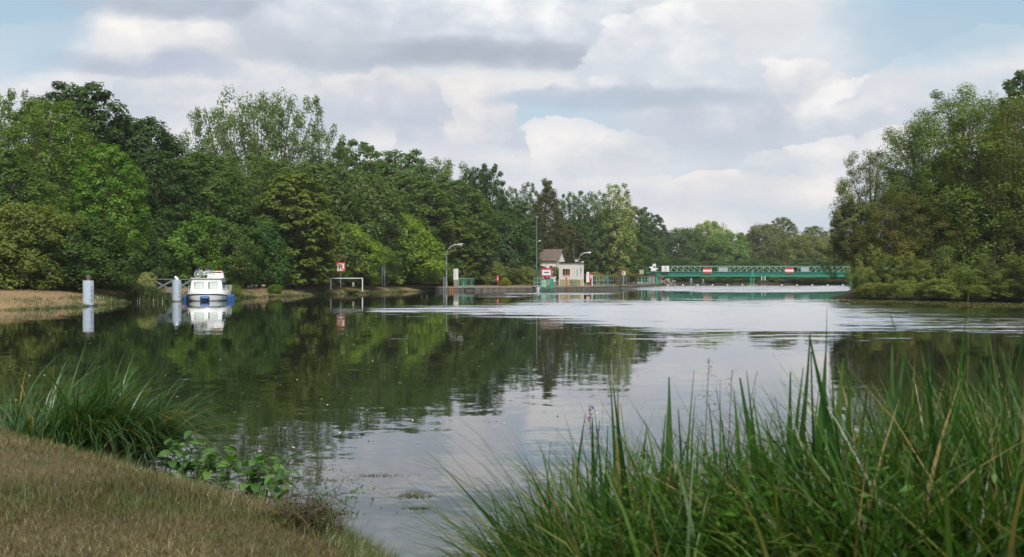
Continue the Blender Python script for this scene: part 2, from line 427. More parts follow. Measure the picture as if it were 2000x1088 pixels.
# right bank: a wooded tongue of land
def poly_sd(px_, py_, poly):
    """signed distance, positive inside (numpy)"""
    dmin = np.full(px_.shape, 1e9); ins = np.zeros(px_.shape, bool); n = len(poly)
    for i in range(n):
        x0, y0 = poly[i]; x1, y1 = poly[(i + 1) % n]
        ex, ey = x1 - x0, y1 - y0; t = np.clip(((px_ - x0) * ex + (py_ - y0) * ey) / (ex * ex + ey * ey), 0, 1)
        dmin = np.minimum(dmin, np.hypot(px_ - x0 - t * ex, py_ - y0 - t * ey))
        c = ((y0 > py_) != (y1 > py_)) & (px_ < (x1 - x0) * (py_ - y0) / (y1 - y0 + 1e-12) + x0); ins ^= c
    return np.where(ins, dmin, -dmin)
rb = [(33, 116), (35.5, 111), (40, 107.5), (48, 104), (60, 100), (90, 95), (200, 85), (500, 80), (500, 420), (140, 420), (105, 350), (60, 200), (38, 130)]
gx = np.concatenate([np.linspace(30, 70, 60), np.linspace(75, 520, 30)]); gy = np.concatenate([np.linspace(76, 135, 60), np.linspace(140, 440, 30)])
GX, GY = np.meshgrid(gx, gy); sd_ = poly_sd(GX, GY, rb) + vnoise(GX * .6, GY * .6, 3) * .5
GZ = np.where(sd_ > 0, 1.0 * (1 - np.exp(-np.maximum(sd_, 0) / 3)), np.maximum(sd_ * .3, -1.2))
structure(mesh_grid('river_bank', np.stack([GX, GY, GZ], -1).reshape(-1, 3), len(gy), len(gx), M['forest']))

# near bank on which the photographer stands
near_shore = [(-40, 24), (-12, 15.6), (-6.2, 13.0), (-3.9, 11.3), (-2.55, 9.9), (-1.6, 9.0), (-1.05, 8.35), (-.75, 7.75), (-.55, 7.0), (-.2, 6.3), (.5, 5.4), (2, 4.7), (5, 4.4), (12, 4.6), (40, 6)]
near_poly = near_shore + [(40, -25), (-40, -25)]
def near_z(x, y):
    s = poly_sd(x, y, near_poly) + vnoise(x * 3.1, y * 3.1, 5) * .07
    hi = .30 + .42 * np.clip((-x - .5) / 4.5, 0, 1)
    z = np.where(s > 0, hi * (1 - np.exp(-np.maximum(s, 0) / .75)), np.maximum(s * .8, -.9))
    return z + np.where(s > .1, vnoise(x * 1.6, y * 1.6, 9) * .022 + vnoise(x * 7, y * 7, 11) * .008, 0), s
gx = np.concatenate([np.linspace(-38, -8, 30), np.linspace(-7.8, 4, 240), np.linspace(4.3, 38, 40)])
gy = np.concatenate([np.linspace(-24, 1, 14), np.linspace(1.2, 15, 280), np.linspace(15.3, 24, 16)])
GX, GY = np.meshgrid(gx, gy); GZ, _ = near_z(GX, GY)
structure(mesh_grid('grassy_bank', np.stack([GX, GY, GZ], -1).reshape(-1, 3), len(gy), len(gx), M['near']))

# water
def water_mat():
    m = bpy.data.materials.new('river_water'); m.use_nodes = True; t = m.node_tree; t.nodes.clear()
    p = geo(t); x, y, z = sep(t, p)
    at = t.nodes.new('ShaderNodeAttribute'); at.attribute_name = 'ruffle'; ru0 = S(t, at.outputs['Fac'])
    cm = t.nodes.new('ShaderNodeAttribute'); cm.attribute_name = 'near'; nearf = S(t, cm.outputs['Fac'])
    edge = noise(t, combine(t, x * .08, y * .35, 0.0), 1.2, 6, .65)
    edge2 = noise(t, combine(t, x * .5, y * 1.6, 0.0), 1.3, 3, .6)
    st = noise(t, combine(t, x * .12, y * .55, 2.0), 1.0, 5, .65)
    ru = smooth(ru0 + (edge - .5) * 2.2 + (edge2 - .5) * 1.1, .38, .72) * smooth(st, .18, .50)
    # calm: long low ripples, finer and rougher inside the wind-ruffled patches
    n1 = noise(t, combine(t, x * .5, y * 1.0, 0.0), 1.5, 4, .6, color=True)
    n2 = noise(t, combine(t, x * 1.6, y * 3.0, 4.0), 2.2, 4, .6, color=True)
    patch = smooth(noise(t, combine(t, x * .10, y * .16, 9.0), 1.0, 4, .6), .42, .62)
    a1, b1, c1 = sep(t, n1); a2, b2, c2 = sep(t, n2)
    calm = .014 + patch * .016 + nearf * .030
    amp = calm * (1.0 - ru) + ru * .27
    nx = ((a1 - .5) * .6 + (a2 - .5) * .6) * amp * .7
    ny = ((b1 - .5) * .8 + (b2 - .5) * .8) * amp
    # seen from low down, the facets of rippled water that face the viewer are the ones that show
    ix, iy, iz = sep(t, geo(t, 'Incoming')); nx = nx + ix * ru * .12; ny = ny + iy * ru * .12
    N = combine(t, nx, ny, 1.0); nn = t.nodes.new('ShaderNodeVectorMath'); nn.operation = 'NORMALIZE'; t.links.new(N.o, nn.inputs[0])
    fr = t.nodes.new('ShaderNodeFresnel'); fr.inputs['IOR'].default_value = 2.1
    gl = t.nodes.new('ShaderNodeBsdfGlossy'); gl.inputs['Color'].default_value = (.97, .98, 1, 1)
    rough = ru * .10 + .012; t.links.new(rough.o, gl.inputs['Roughness']); t.links.new(nn.outputs[0], gl.inputs['Normal'])
    df = t.nodes.new('ShaderNodeBsdfDiffuse'); df.inputs['Color'].default_value = (.012, .017, .008, 1)
    mx = t.nodes.new('ShaderNodeMixShader'); t.links.new(fr.outputs[0], mx.inputs[0])
    t.links.new(df.outputs[0], mx.inputs[1]); t.links.new(gl.outputs[0], mx.inputs[2])
    o = t.nodes.new('ShaderNodeOutputMaterial'); t.links.new(mx.outputs[0], o.inputs[0])
    return m
M['water'] = water_mat()
yr = np.concatenate([np.geomspace(3, 30, 90), 4400 / np.linspace(4400/30.5 , 12.2, 330)])
xr = np.linspace(-1.4, 1.3, 240)
YY, XR = np.meshgrid(yr, xr, indexing='ij'); XX = XR * YY
V = np.stack([XX, YY, np.zeros_like(XX)], -1).reshape(-1, 3)
wo_ = structure(mesh_grid('water', V, len(yr), len(xr), M['water']))
pxw = 1000 + F * XR.ravel(); pyw = 544 + CAM_Z * F / YY.ravel()
wob_ = vnoise(XX.ravel() * .22, YY.ravel() * .75, 61) + vnoise(XX.ravel() * .8, YY.ravel() * 2.0, 62) * .5
def band(tab, soft=1.2):
    t = np.array(tab, float); up = np.interp(pxw, t[:, 0], t[:, 1]); lo = np.interp(pxw, t[:, 0], t[:, 2])
    if soft < .8: lo = lo + wob_ * .7; up = up - wob_ * .3
    if soft > 3: lo = lo + wob_ * (1.5 + (lo - 600).clip(0, 60) * .12)
    h = np.maximum(lo - up, .01); m_ = np.minimum(pyw - up, lo - pyw) / (soft * (0.5 + (pyw - 544) / 60))
    v_ = np.clip(.5 + m_ * .5, 0, 1) * (h > .3)
    return v_ * np.clip((pxw - t[0, 0]) / 40, 0, 1) * np.clip((t[-1, 0] - pxw) / 40, 0, 1)
ruf = band([(690, 605, 607), (850, 600, 609), (1000, 594.5, 615), (1050, 589, 620), (1200, 588, 633), (1300, 588, 646), (1500, 588, 651), (1700, 589.5, 656), (1850, 600, 661), (2100, 606, 667), (3500, 606, 667)], 11.0)
ruf *= np.interp(pxw, [1550, 1760, 2000], [1, .72, .60])
ruf = np.maximum(ruf, band([(1150, 561.5, 563), (1290, 556, 568), (1400, 555, 571.3), (1600, 555, 571), (1700, 555, 567), (1900, 555, 566)], .5) * .66)
ruf = np.maximum(ruf, band([(880, 575, 576), (960, 572.3, 575), (1100, 572, 575.4), (1230, 573.5, 574.5)], .5) * .8)
ruf = np.maximum(ruf, band([(900, 579.5, 580.5), (990, 578, 581), (1060, 579, 581)], .5) * .65)
a = wo_.data.attributes.new('ruffle', 'FLOAT', 'POINT'); a.data.foreach_set('value', ruf.astype(np.float32))
nr_ = np.clip((30 - YY.ravel()) / 18, 0, 1) * np.clip(1 - (12 - YY.ravel()) / 14, .5, 1); a = wo_.data.attributes.new('near', 'FLOAT', 'POINT'); a.data.foreach_set('value', nr_.astype(np.float32))
# far below the weir the river bed closes the view
bd = MB(); bd.add([(-900, 2, -1.3), (900, 2, -1.3), (900, 420, -1.3), (-900, 420, -1.3)], [(0, 1, 2, 3)]); structure(bd.build('river_bed', M['near']))

# ------------------------------------------------------------------ trees
def unit(n, g=rng):
    v_ = g.normal(size=(n, 3)); return v_ / np.linalg.norm(v_, axis=1)[:, None]
def kites(Pp, N, size, g, asp=.42, droop=.0):
    """one leaf spray per point: a bent kite of 4 corners"""
    n = len(Pp); r = unit(n, g); u = np.cross(N, r); u /= np.linalg.norm(u, axis=1)[:, None] + 1e-9
    if droop: u[:, 2] -= droop; u /= np.linalg.norm(u, axis=1)[:, None]
    v_ = np.cross(N, u); s = size[:, None]
    b = Pp - u * s * .5; t = Pp + u * s * .5 - N * s * .15; l = Pp - v_ * s * asp * .5 - u * s * .08 + N * s * .06; r_ = Pp + v_ * s * asp * .5 - u * s * .08 + N * s * .06
    return np.stack([b, l, t, r_], 1).reshape(-1, 3)
def make_tree(kind, seed, H=20, W=12, lobes=18, puffs=10, leaves=120, leaf=.34, lobeR=.2, low=.06, env=None, flat=.75, upb=.35, asp=.42, lob=.16, fill=.22, droop=0, trunk_r=.28, limbs=True):
    g = np.random.default_rng(seed); tm = MB()
    env = env or (lambda h: math.sin(math.pi * min(1, max(0, (h * .86 + .12)))) ** .6)
    cents = []
    # limbs end in puffs of leaves spread over the crown's envelope; a slow wobble makes the big lobes
    ph = g.uniform(0, 6.28, 8)
    def wob(a, h):
        return (math.sin(a * 2 + ph[0] + h * 5) + math.sin(a * 3 + ph[1] - h * 9) + math.sin(a * 5 + ph[2] + h * 15) * .8 + math.sin(h * 23 + ph[3] + a * 2) * .7) / 3.5
    hs = np.linspace(low, 1, 60); wts = np.array([max(.03, env(h)) for h in hs]); cdf = np.cumsum(wts); cdf /= cdf[-1]
    npf = lobes * puffs; pts = []; nrm = []
    for i in range(npf):
        h = float(np.interp((i + g.uniform(0, 1)) / npf, cdf, hs)); a = i * 2.39996 + g.uniform(-.3, .3)
        k_ = 1 - lob + lob * wob(a, h); inner = g.uniform() < fill
        rr = max(0, env(h)) * W / 2 * k_; pr = lobeR * W * g.uniform(.65, 1.25) * (.55 + .45 * env(h))
        rad = max(0, rr - pr * .5) * (g.uniform(.1, .75) if inner else g.uniform(.88, 1.04)); z = h * H * (1 - .06 * (1 - k_))
        q = np.array([math.cos(a) * rad, math.sin(a) * rad, min(z, H - pr * .6)])
        if i % max(1, npf // 16) == 0: cents.append((q * np.array([.8, .8, 1]), pr))
        k = int(leaves * 1.25 * g.uniform(.6, 1.35) * (.5 if inner else 1)); dd = unit(k, g)
        p = q + dd * pr * np.array([1, 1, flat]) * (g.uniform(.1, 1.0, (k, 1)) ** .5)
        oc = np.array([math.cos(a), math.sin(a), .35 + h * .5])
        out = dd * .75 + oc * .45 + np.array([0, 0, upb]) + g.normal(size=(k, 3)) * .32
        pts.append(p); nrm.append(out / (np.linalg.norm(out, axis=1)[:, None] + 1e-9))
    Pp = np.concatenate(pts); N = np.concatenate(nrm); keep = Pp[:, 2] > .15; Pp, N = Pp[keep], N[keep]
    sz = leaf * 1.14 * g.uniform(.55, 1.35, len(Pp)); V_ = kites(Pp, N, sz, g, min(.6, asp * 1.25), droop)
    crown = quads(kind + '_crown', V_, len(Pp), M['leaf'], link=False)
    # trunk and limbs
    bend = g.normal(size=2) * W * .03
    tp = [(0, 0, -.3), (bend[0] * .3, bend[1] * .3, H * .25), (bend[0], bend[1], H * .55), (bend[0] * .6, bend[1], H * .9)]
    tm.tube(tp, [trunk_r, trunk_r * .8, trunk_r * .5, trunk_r * .1], 7)
    if limbs:
        for c, lr in cents:
            z0 = max(H * .1, c[2] * g.uniform(.45, .75)); k = min(1, z0 / (H * .55))
            p0 = np.array([bend[0] * k, bend[1] * k, z0]); mid = (p0 + c) / 2 + np.array([0, 0, -.04 * H])
            tm.tube([p0, mid, c + (c - p0) * .15], [trunk_r * .38, trunk_r * .24, trunk_r * .06], 5)
            for _ in range(3):
                e = c + unit(1, g)[0] * lr * .9; tm.tube([mid + (c - mid) * .5, e], [trunk_r * .12, trunk_r * .03], 4, cap=False)
    me = bpy.data.meshes.new(kind + '_trunk'); me.from_pydata([tuple(map(float, q)) for q in tm.v], [], tm.f); me.materials.append(M['bark'])
    me.polygons.foreach_set('use_smooth', [True] * len(me.polygons))
    ex = np.percentile(np.abs(Pp[:, :2]), 98) * 2; top = np.percentile(Pp[:, 2], 99.7)
    return dict(crown=crown, trunk=me, H=float(top), W=float(ex))
dome = lambda h: math.sqrt(max(0, 1 - (max(0, h - .35) / .68) ** 2)) * (.8 + .2 * min(1, h / .3))
column = lambda h: (min(1, .55 + h)) * math.sqrt(max(0, 1 - (max(0, h - .5) / .52) ** 2)) ** 1.0
cone = lambda h: max(.04, 1 - h) ** .8
vase = lambda h: .35 + .65 * math.sin(min(1, h * 1.1) * math.pi * .62)
PROTO = {}
egg = lambda h: math.sqrt(max(0, 1 - (max(0, h - .45) / .58) ** 2)) * (.82 + .18 * min(1, h / .3))
hi = lambda h: math.sqrt(max(0, 1 - ((h - .66) / .36) ** 2))
PROTO['broad'] = [make_tree('broad', 11, lobes=23, lobeR=.088, leaves=105, env=egg), make_tree('broad', 12, lobes=20, lobeR=.10, leaves=115, env=dome, lob=.2), make_tree('broad', 13, lobes=26, lobeR=.08, leaves=90, env=egg, lob=.22)]
PROTO['wide'] = [make_tree('wide', 15, H=12, W=15, lobes=26, lobeR=.075, leaves=100, env=dome, flat=1.0, lob=.26, upb=.25), make_tree('wide', 16, H=12, W=15, lobes=24, lobeR=.08, leaves=105, env=egg, flat=1.0, lob=.3, upb=.25)]
PROTO['high'] = [make_tree('high', 21, lobes=20, lobeR=.09, leaves=105, low=.34, env=hi, trunk_r=.35, lob=.2), make_tree('high', 22, lobes=20, lobeR=.1, leaves=105, low=.34, env=hi, trunk_r=.35, lob=.24)]
PROTO['airy'] = [make_tree('airy', 31, lobes=15, leaves=76, leaf=.27, lobeR=.066, low=.30, env=vase, flat=1.2, upb=.1, lob=.25, fill=.4), make_tree('airy', 32, lobes=14, leaves=72, leaf=.27, lobeR=.068, low=.30, env=vase, flat=1.2, upb=.1, lob=.28, fill=.4)]
PROTO['fine'] = [make_tree('fine', 41, lobes=26, leaves=115, leaf=.22, lobeR=.085, env=dome, flat=.85, upb=.5, lob=.14), make_tree('fine', 42, lobes=26, leaves=115, leaf=.22, lobeR=.09, env=dome, flat=.85, upb=.5, lob=.18)]
PROTO['poplar'] = [make_tree('poplar', 51, W=7, lobes=17, leaves=62, leaf=.28, lobeR=.10, env=column, flat=1.5, upb=.2, lob=.2), make_tree('poplar', 52, W=7, lobes=16, leaves=60, leaf=.28, lobeR=.09, env=column, flat=1.5, upb=.2, lob=.24)]
PROTO['spruce'] = [make_tree('spruce', 61, W=8, lobes=34, leaves=75, leaf=.34, lobeR=.105, env=lambda h: max(.16, 1 - h ** 2.6) ** .8, flat=1.0, upb=.1, asp=.22, droop=.7, lob=.2)]
PROTO['layered'] = [make_tree('layered', 71, H=12, W=9, lobes=24, leaves=70, leaf=.36, lobeR=.1, low=.05, env=egg, flat=.45, upb=1.0, asp=.5, lob=.12)]
PROTO['willow'] = [make_tree('willow', 81, lobes=30, leaves=135, leaf=.20, lobeR=.074, low=.08, env=egg, flat=1.1, upb=.15, asp=.26, lob=.34, fill=.3), make_tree('willow', 82, lobes=30, leaves=130, leaf=.20, lobeR=.078, low=.08, env=vase, flat=1.1, upb=.15, asp=.26, lob=.36, fill=.3)]
PROTO['bush'] = [make_tree('bush', 91, H=5, W=5, lobes=14, leaves=75, leaf=.17, lobeR=.11, low=.0, env=egg, limbs=False, trunk_r=.06, lob=.34, flat=.95), make_tree('bush', 93, H=5, W=5, lobes=11, leaves=60, leaf=.17, lobeR=.09, low=.0, env=vase, limbs=False, trunk_r=.06, lob=.4, flat=1.1, upb=.1, asp=.3), make_tree('bush', 92, H=5, W=6, lobes=14, leaves=75, leaf=.16, lobeR=.085, low=.0, env=dome, limbs=False, trunk_r=.06, upb=.2, asp=.3, lob=.34)]
PROTO['bush'][0]['H'] *= .97
cnt = {}
def clear_of_bank(px, Y, wpx):
    """keep the wood behind the dry bank"""
    if px > 890: return Y
    fr = np.interp(px, [0, 45, 150, 250, 350, 430, 505, 592, 670, 765, 830, 890], [88, 90, 93, 99, 107, 114, 113, 121, 129, 151, 160, 171])
    sh = float(np.interp(px, [p for p, _ in shore_px], [q for _, q in shore_px]))
    return max(Y, Y - fr + sh + max(12, 7.5 + .57 * wpx * sh / F))
def plant(kind, px, top, wpx, Y, c, label, cat='tree', group=None, zg=None, name=None):
    """px = middle of the crown, top = py of its top, wpx = width in px, Y = distance"""
    if Y > 80 and not (kind == 'bush' and zg is not None) and group != 'undergrowth bushes at the foot of the wood': Y = clear_of_bank(px, Y, wpx)
    i = cnt.get(kind, 0); cnt[kind] = i + 1; pr = PROTO[kind][i % len(PROTO[kind])]
    if zg is None: zg = .95
    h = Z(top, Y) - zg; wd = wpx * Y / F
    if kind in ('broad', 'fine') and wd / h > .82: pr = PROTO['wide'][i % 2]
    nm = name or {'broad': 'broadleaf_tree', 'high': 'broadleaf_tree', 'airy': 'aspen_tree', 'fine': 'locust_tree', 'poplar': 'poplar_tree', 'spruce': 'spruce_tree', 'layered': 'chestnut_tree', 'willow': 'willow_tree', 'bush': 'bush'}[kind]
    root = thing(nm, label, cat, (X(px, Y), Y, zg), i * 1.9 + .3, group)
    sxy = wd / pr['W'] * 1.14; sz_ = h / pr['H']
    for pn, me in (('crown', pr['crown']), ('trunk', pr['trunk'])):
        if pn == 'trunk' and kind == 'bush': continue
        o = bpy.data.objects.new(pn, me); COL.objects.link(o); o.parent = root
        o.scale = (sxy, sxy, sz_); o.color = (min(1, c[0] * 2.2), min(1, c[1] * 2.0), c[2] * 1.55, 1)
    return root
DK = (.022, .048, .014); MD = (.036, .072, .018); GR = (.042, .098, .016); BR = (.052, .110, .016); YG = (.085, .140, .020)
OL = (.062, .088, .022); PG = (.058, .094, .038); BW = (.055, .060, .028); FD = (.045, .085, .038); FP = (.12, .165, .075)
T = plant
# --- skyline of the wood on the far side, from its near end
T('airy', 15, 183, 130, 113, PG, 'loose grey-green tree with sky showing through, nearest the end of the wood')
T('high', 148, 166, 185, 124, DK, 'tall dark oak whose round crown is the highest point of the wood')
T('high', 265, 232, 160, 120, DK, 'dark oak just lower than and beside the highest oak')
T('airy', 358, 262, 90, 146, FD, 'small dark tree on the skyline beside the tall aspens')
T('airy', 432, 212, 110, 150, PG, 'slimmer outer aspen of the three tall ones on the skyline')
T('airy', 492, 186, 140, 152, PG, 'broad middle aspen of the three tall ones on the skyline')
T('airy', 556, 184, 120, 155, PG, 'tallest aspen, on the lock side of the three on the skyline')
T('airy', 628, 250, 110, 158, PG, 'open-crowned tree on the skyline below the tallest aspen')
T('broad', 692, 278, 140, 165, MD, 'rounded mid-green tree on the skyline where the wood starts to drop')
T('broad', 785, 296, 140, 178, FD, 'pale-topped broad tree on the skyline above the yellow-green trees')
T('airy', 860, 312, 100, 185, PG, 'small loose-crowned tree on the skyline beside the dark twin-topped tree')
T('broad', 925, 330, 60, 205, DK, 'dark tree with one narrow top above the street lamp')
T('broad', 955, 322, 70, 207, DK, 'dark tree with the higher of two narrow tops above the street lamp')
# --- main body
T('fine', 95, 200, 210, 106, (.052, .095, .018), 'large olive-green tree with feathery foliage in front of the highest oak')
T('broad', 10, 300, 170, 97, MD, 'dense green tree at the near end of the wood')
T('broad', 208, 285, 130, 100, BR, 'bright green pointed tree in the middle of darker ones')
T('broad', 305, 300, 150, 108, DK, 'dark tree with a few orange leaves behind the grey footbridge')
T('broad', 395, 305, 170, 116, MD, 'mid-green tree filling the gap below the small skyline tree')
T('fine', 480, 305, 190, 122, (.045, .08, .022), 'smooth grey-green tree behind the bleached dead trunk')
T('fine', 590, 318, 250, 134, (.040, .068, .022), 'wide smooth-topped dark olive tree behind the chestnut')
T('fine', 690, 345, 180, 140, (.045, .075, .024), 'smooth olive tree between the chestnut and the bare grey tree')
T('broad', 800, 345, 160, 160, (.048, .082, .022), 'olive-green tree with clumped crown above the yellow-green thicket')
T('broad', 880, 355, 150, 172, (.046, .080, .022), 'broad green tree behind the curved street lamp')
T('broad', 740, 320, 150, 160, (.042, .078, .026), 'green tree just under the skyline where the wood drops')
T('broad', 840, 330, 120, 180, (.042, .078, .026), 'green tree just under the skyline beside the small loose crown')
T('broad', 150, 420, 200, 93, (.028, .058, .014), 'low dark tree overhanging the bank behind the first mooring post')
T('broad', 45, 400, 190, 90, OL, 'olive tree hanging low over the dry bank at the near end')
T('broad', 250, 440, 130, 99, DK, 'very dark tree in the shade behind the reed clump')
T('broad', 350, 412, 140, 107, BR, 'fresh green small tree behind the grey footbridge')
T('broad', 430, 430, 120, 114, MD, 'green small tree right behind the moored boat')
T('layered', 574, 341, 132, 114, (.058, .090, .018), 'chestnut with dark layered crown and lighter leaf edges', zg=1.0)
T('broad', 505, 428, 110, 113, (.026, .070, .016), 'dense dark green small tree reaching the ground in front of the dead trunk')
T('broad', 592, 470, 110, 121, BW, 'dull brownish-green small tree below the chestnut')
T('broad', 670, 438, 125, 129, YG, 'bright yellow-green small tree behind the crossed-out P sign')
T('fine', 765, 418, 170, 151, YG, 'wide yellow-green tree behind the two thin grey poles')
T('broad', 872, 413, 115, 168, (.055, .090, .020), 'round mid-green tree behind the first street lamp')
T('broad', 720, 470, 90, 140, (.06, .10, .02), 'green small tree between the two yellow-green ones')
T('broad', 830, 470, 100, 160, (.058, .10, .02), 'leafy green small tree where the dry bank meets the quay')
# --- lock garden and behind it
T('broad', 965, 415, 120, 205, (.028, .058, .022), 'dark green tree behind the pale garden bushes')
T('broad', 1005, 395, 90, 225, (.032, .066, .022), 'green tree between the pale bushes and the tiled house')
T('broad', 1018, 470, 60, 222, (.032, .075, .020), 'green small tree touching the end of the tiled house')
T('poplar', 1000, 368, 50, 245, FD, 'first narrow poplar after the dark twin-topped tree')
T('poplar', 1032, 358, 50, 250, FD, 'narrow poplar standing just before the brown spruce')
T('spruce', 1070, 354, 74, 238, (.046, .056, .026), 'brownish spruce rising behind the tiled house', zg=1.0)
T('poplar', 1112, 378, 50, 250, FD, 'narrow dark poplar just past the brown spruce')
T('poplar', 1140, 374, 50, 252, FD, 'second narrow poplar past the brown spruce')
T('poplar', 1168, 376, 50, 254, (.06, .10, .045), 'third narrow poplar past the brown spruce')
T('poplar', 1205, 360, 66, 256, FP, 'pale silvery poplar, the highest above the lock')
T('broad', 1112, 440, 66, 248, (.040, .050, .025), 'dull dark tree behind the white lock hut')
T('broad', 1155, 425, 100, 262, (.028, .055, .024), 'dark green tree behind the second street lamp')
T('broad', 1195, 410, 90, 300, (.032, .062, .026), 'green tree below the pale silvery poplar')
T('broad', 1242, 405, 80, 350, (.034, .064, .022), 'green tree on the slope of the skyline past the silvery poplar')
T('broad', 1275, 420, 60, 362, (.028, .058, .022), 'last dark tree at the end of the wood above the weir bridge')
T('broad', 1210, 465, 100, 300, (.042, .080, .022), 'lighter green tree over the lock railings')
T('broad', 1258, 460, 84, 356, (.046, .080, .022), 'green tree overhanging the white gate winch')
# --- far trees behind the bridge
T('broad', 1335, 447, 90, 385, (.040, .070, .030), 'dark far tree at the start of the weir bridge')
T('broad', 1385, 434, 95, 440, FP, 'pale willow-like far tree above the first red and white board')
T('broad', 1418, 455, 90, 372, (.065, .12, .04), 'bright green far tree with speckled leaves over the bridge')
T('broad', 1455, 455, 60, 430, (.06, .09, .045), 'dim far tree just past the speckled bright one')
T('broad', 1495, 440, 95, 400, (.060, .082, .042), 'grey-green far tree with a pale bare limb above the middle pier')
T('broad', 1528, 426, 62, 420, (.065, .088, .050), 'highest rounded far tree behind the bridge')
T('broad', 1572, 460, 95, 375, (.075, .095, .030), 'olive-yellow far tree above the second red and white board')
T('broad', 1590, 443, 70, 440, (.075, .10, .06), 'pale grey-green far tree behind the olive-yellow one')
T('broad', 1638, 462, 90, 400, (.09, .11, .065), 'pale dull far tree beside the willows')
T('broad', 1690, 462, 80, 420, (.08, .10, .055), 'far tree half hidden behind the willows')
for i, (px, tp, w_, Y) in enumerate([(1340, 505, 90, 356), (1420, 510, 100, 360), (1500, 505, 110, 362), (1580, 505, 100, 360), (1650, 505, 100, 362), (1305, 500, 60, 366)]):
    T('bush', px, tp, w_, Y, (.035, .065, .022), 'dark green thicket along the far bank behind the bridge', 'bush', 'thickets on the far bank')
T('bush', 1385, 541, 30, 350, (.06, .12, .02), 'light green bush under the bridge beside the white mooring figures', 'bush')
T('bush', 1570, 540, 60, 350, (.06, .085, .025), 'olive bush under the bridge span past the middle pier', 'bush')
T('bush', 1625, 543, 40, 351, (.08, .11, .025), 'yellowish bush under the end of the bridge', 'bush')
# --- willows on the near right bank
WL = (.062, .105, .022); WG = (.060, .100, .034)
T('broad', 2000, 148, 150, 140, DK, 'dark oak rising behind the great willow')
T('willow', 1700, 298, 140, 124, (.062, .092, .032), 'lower outer willow with ragged top leaning over the river')
T('high', 1668, 395, 80, 122, (.065, .085, .045), 'small grey-green willow at the tip of the wooded bank')
T('willow', 1800, 240, 150, 123, WG, 'middle willow with sky gaps between the two larger ones')
T('willow', 1865, 176, 210, 118, WL, 'great willow with the tallest crown, olive leaves and leaning limbs')
T('willow', 1960, 195, 190, 115, (.060, .082, .018), 'big willow beside the great one at the edge of the view')
T('willow', 1760, 380, 150, 116, (.060, .068, .022), 'half-height olive willow in front of the ragged one')
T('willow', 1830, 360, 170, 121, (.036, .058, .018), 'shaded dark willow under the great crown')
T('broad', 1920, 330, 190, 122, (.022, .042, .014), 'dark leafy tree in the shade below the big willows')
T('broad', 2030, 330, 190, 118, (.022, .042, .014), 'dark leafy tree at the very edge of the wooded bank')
BU = [(1702, 478, 52, 114.5, (.085, .110, .036), 'tall narrow olive bush hanging out at the tip of the wooded bank'),
      (1682, 522, 44, 112, (.085, .115, .040), 'small olive bush right at the tip of the wooded bank'),
      (1738, 500, 56, 112, (.062, .095, .028), 'green bush behind the pale scrub at the tip of the bank'),
      (1762, 474, 50, 113, (.095, .105, .030), 'yellowish bush with arching twigs below the ragged willow'),
      (1712, 552, 60, 109.5, (.095, .120, .040), 'low sprawling bush on the waterline at the tip of the bank'),
      (1800, 508, 60, 110, (.070, .098, .028), 'olive bush at the waterline below the middle willow'),
      (1845, 485, 56, 110, (.048, .078, .022), 'darker taller bush behind the waterline below the great willow'),
      (1888, 522, 64, 107, (.070, .105, .026), 'green bush at the waterline below the great willow'),
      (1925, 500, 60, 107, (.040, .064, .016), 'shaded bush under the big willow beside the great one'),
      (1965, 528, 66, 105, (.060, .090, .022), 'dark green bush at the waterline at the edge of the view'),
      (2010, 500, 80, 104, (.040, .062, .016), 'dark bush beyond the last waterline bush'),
      (1768, 548, 58, 107.5, (.095, .130, .040), 'low pale olive scrub right at the water'),
      (1835, 546, 70, 106, (.085, .120, .036), 'low greenish scrub at the water below the great willow'),
      (1918, 556, 54, 104.5, (.080, .115, .030), 'lowest tuft of scrub touching the floating leaf mat')]
for px, tp, w_, Y, c, l in BU: T('bush', px, tp, w_, Y, c, l, 'bush', zg=.1)
# --- lower thicket that closes the foot of the wood
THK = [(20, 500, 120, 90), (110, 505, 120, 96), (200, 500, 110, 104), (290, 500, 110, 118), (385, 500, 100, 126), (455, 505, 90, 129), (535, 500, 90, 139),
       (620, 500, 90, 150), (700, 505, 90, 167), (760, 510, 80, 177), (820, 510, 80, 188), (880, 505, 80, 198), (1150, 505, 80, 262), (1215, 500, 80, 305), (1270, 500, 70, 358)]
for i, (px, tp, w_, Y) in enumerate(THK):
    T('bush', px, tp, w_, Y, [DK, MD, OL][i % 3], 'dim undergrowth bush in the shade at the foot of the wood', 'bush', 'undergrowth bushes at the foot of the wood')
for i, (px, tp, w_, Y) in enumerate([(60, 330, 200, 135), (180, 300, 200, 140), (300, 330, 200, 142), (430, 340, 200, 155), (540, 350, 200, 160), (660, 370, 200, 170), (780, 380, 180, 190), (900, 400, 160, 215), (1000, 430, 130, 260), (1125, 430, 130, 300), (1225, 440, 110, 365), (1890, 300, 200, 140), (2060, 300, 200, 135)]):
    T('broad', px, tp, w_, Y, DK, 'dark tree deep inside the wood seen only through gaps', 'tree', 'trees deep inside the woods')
lq = resample(plan(shore_px)[2:] , 5.2)
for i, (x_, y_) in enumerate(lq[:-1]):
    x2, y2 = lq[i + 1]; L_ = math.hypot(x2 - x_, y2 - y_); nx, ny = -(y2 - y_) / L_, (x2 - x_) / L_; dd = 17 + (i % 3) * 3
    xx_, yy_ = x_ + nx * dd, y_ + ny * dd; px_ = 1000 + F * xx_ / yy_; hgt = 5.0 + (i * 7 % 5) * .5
    T('bush', px_, 544 + (2 - .95 - hgt) * F / yy_, 8.5 * F / yy_, yy_, [DK, MD, DK, OL][i % 4], 'dim undergrowth bush in the shade at the foot of the wood', 'bush', 'undergrowth bushes at the foot of the wood')
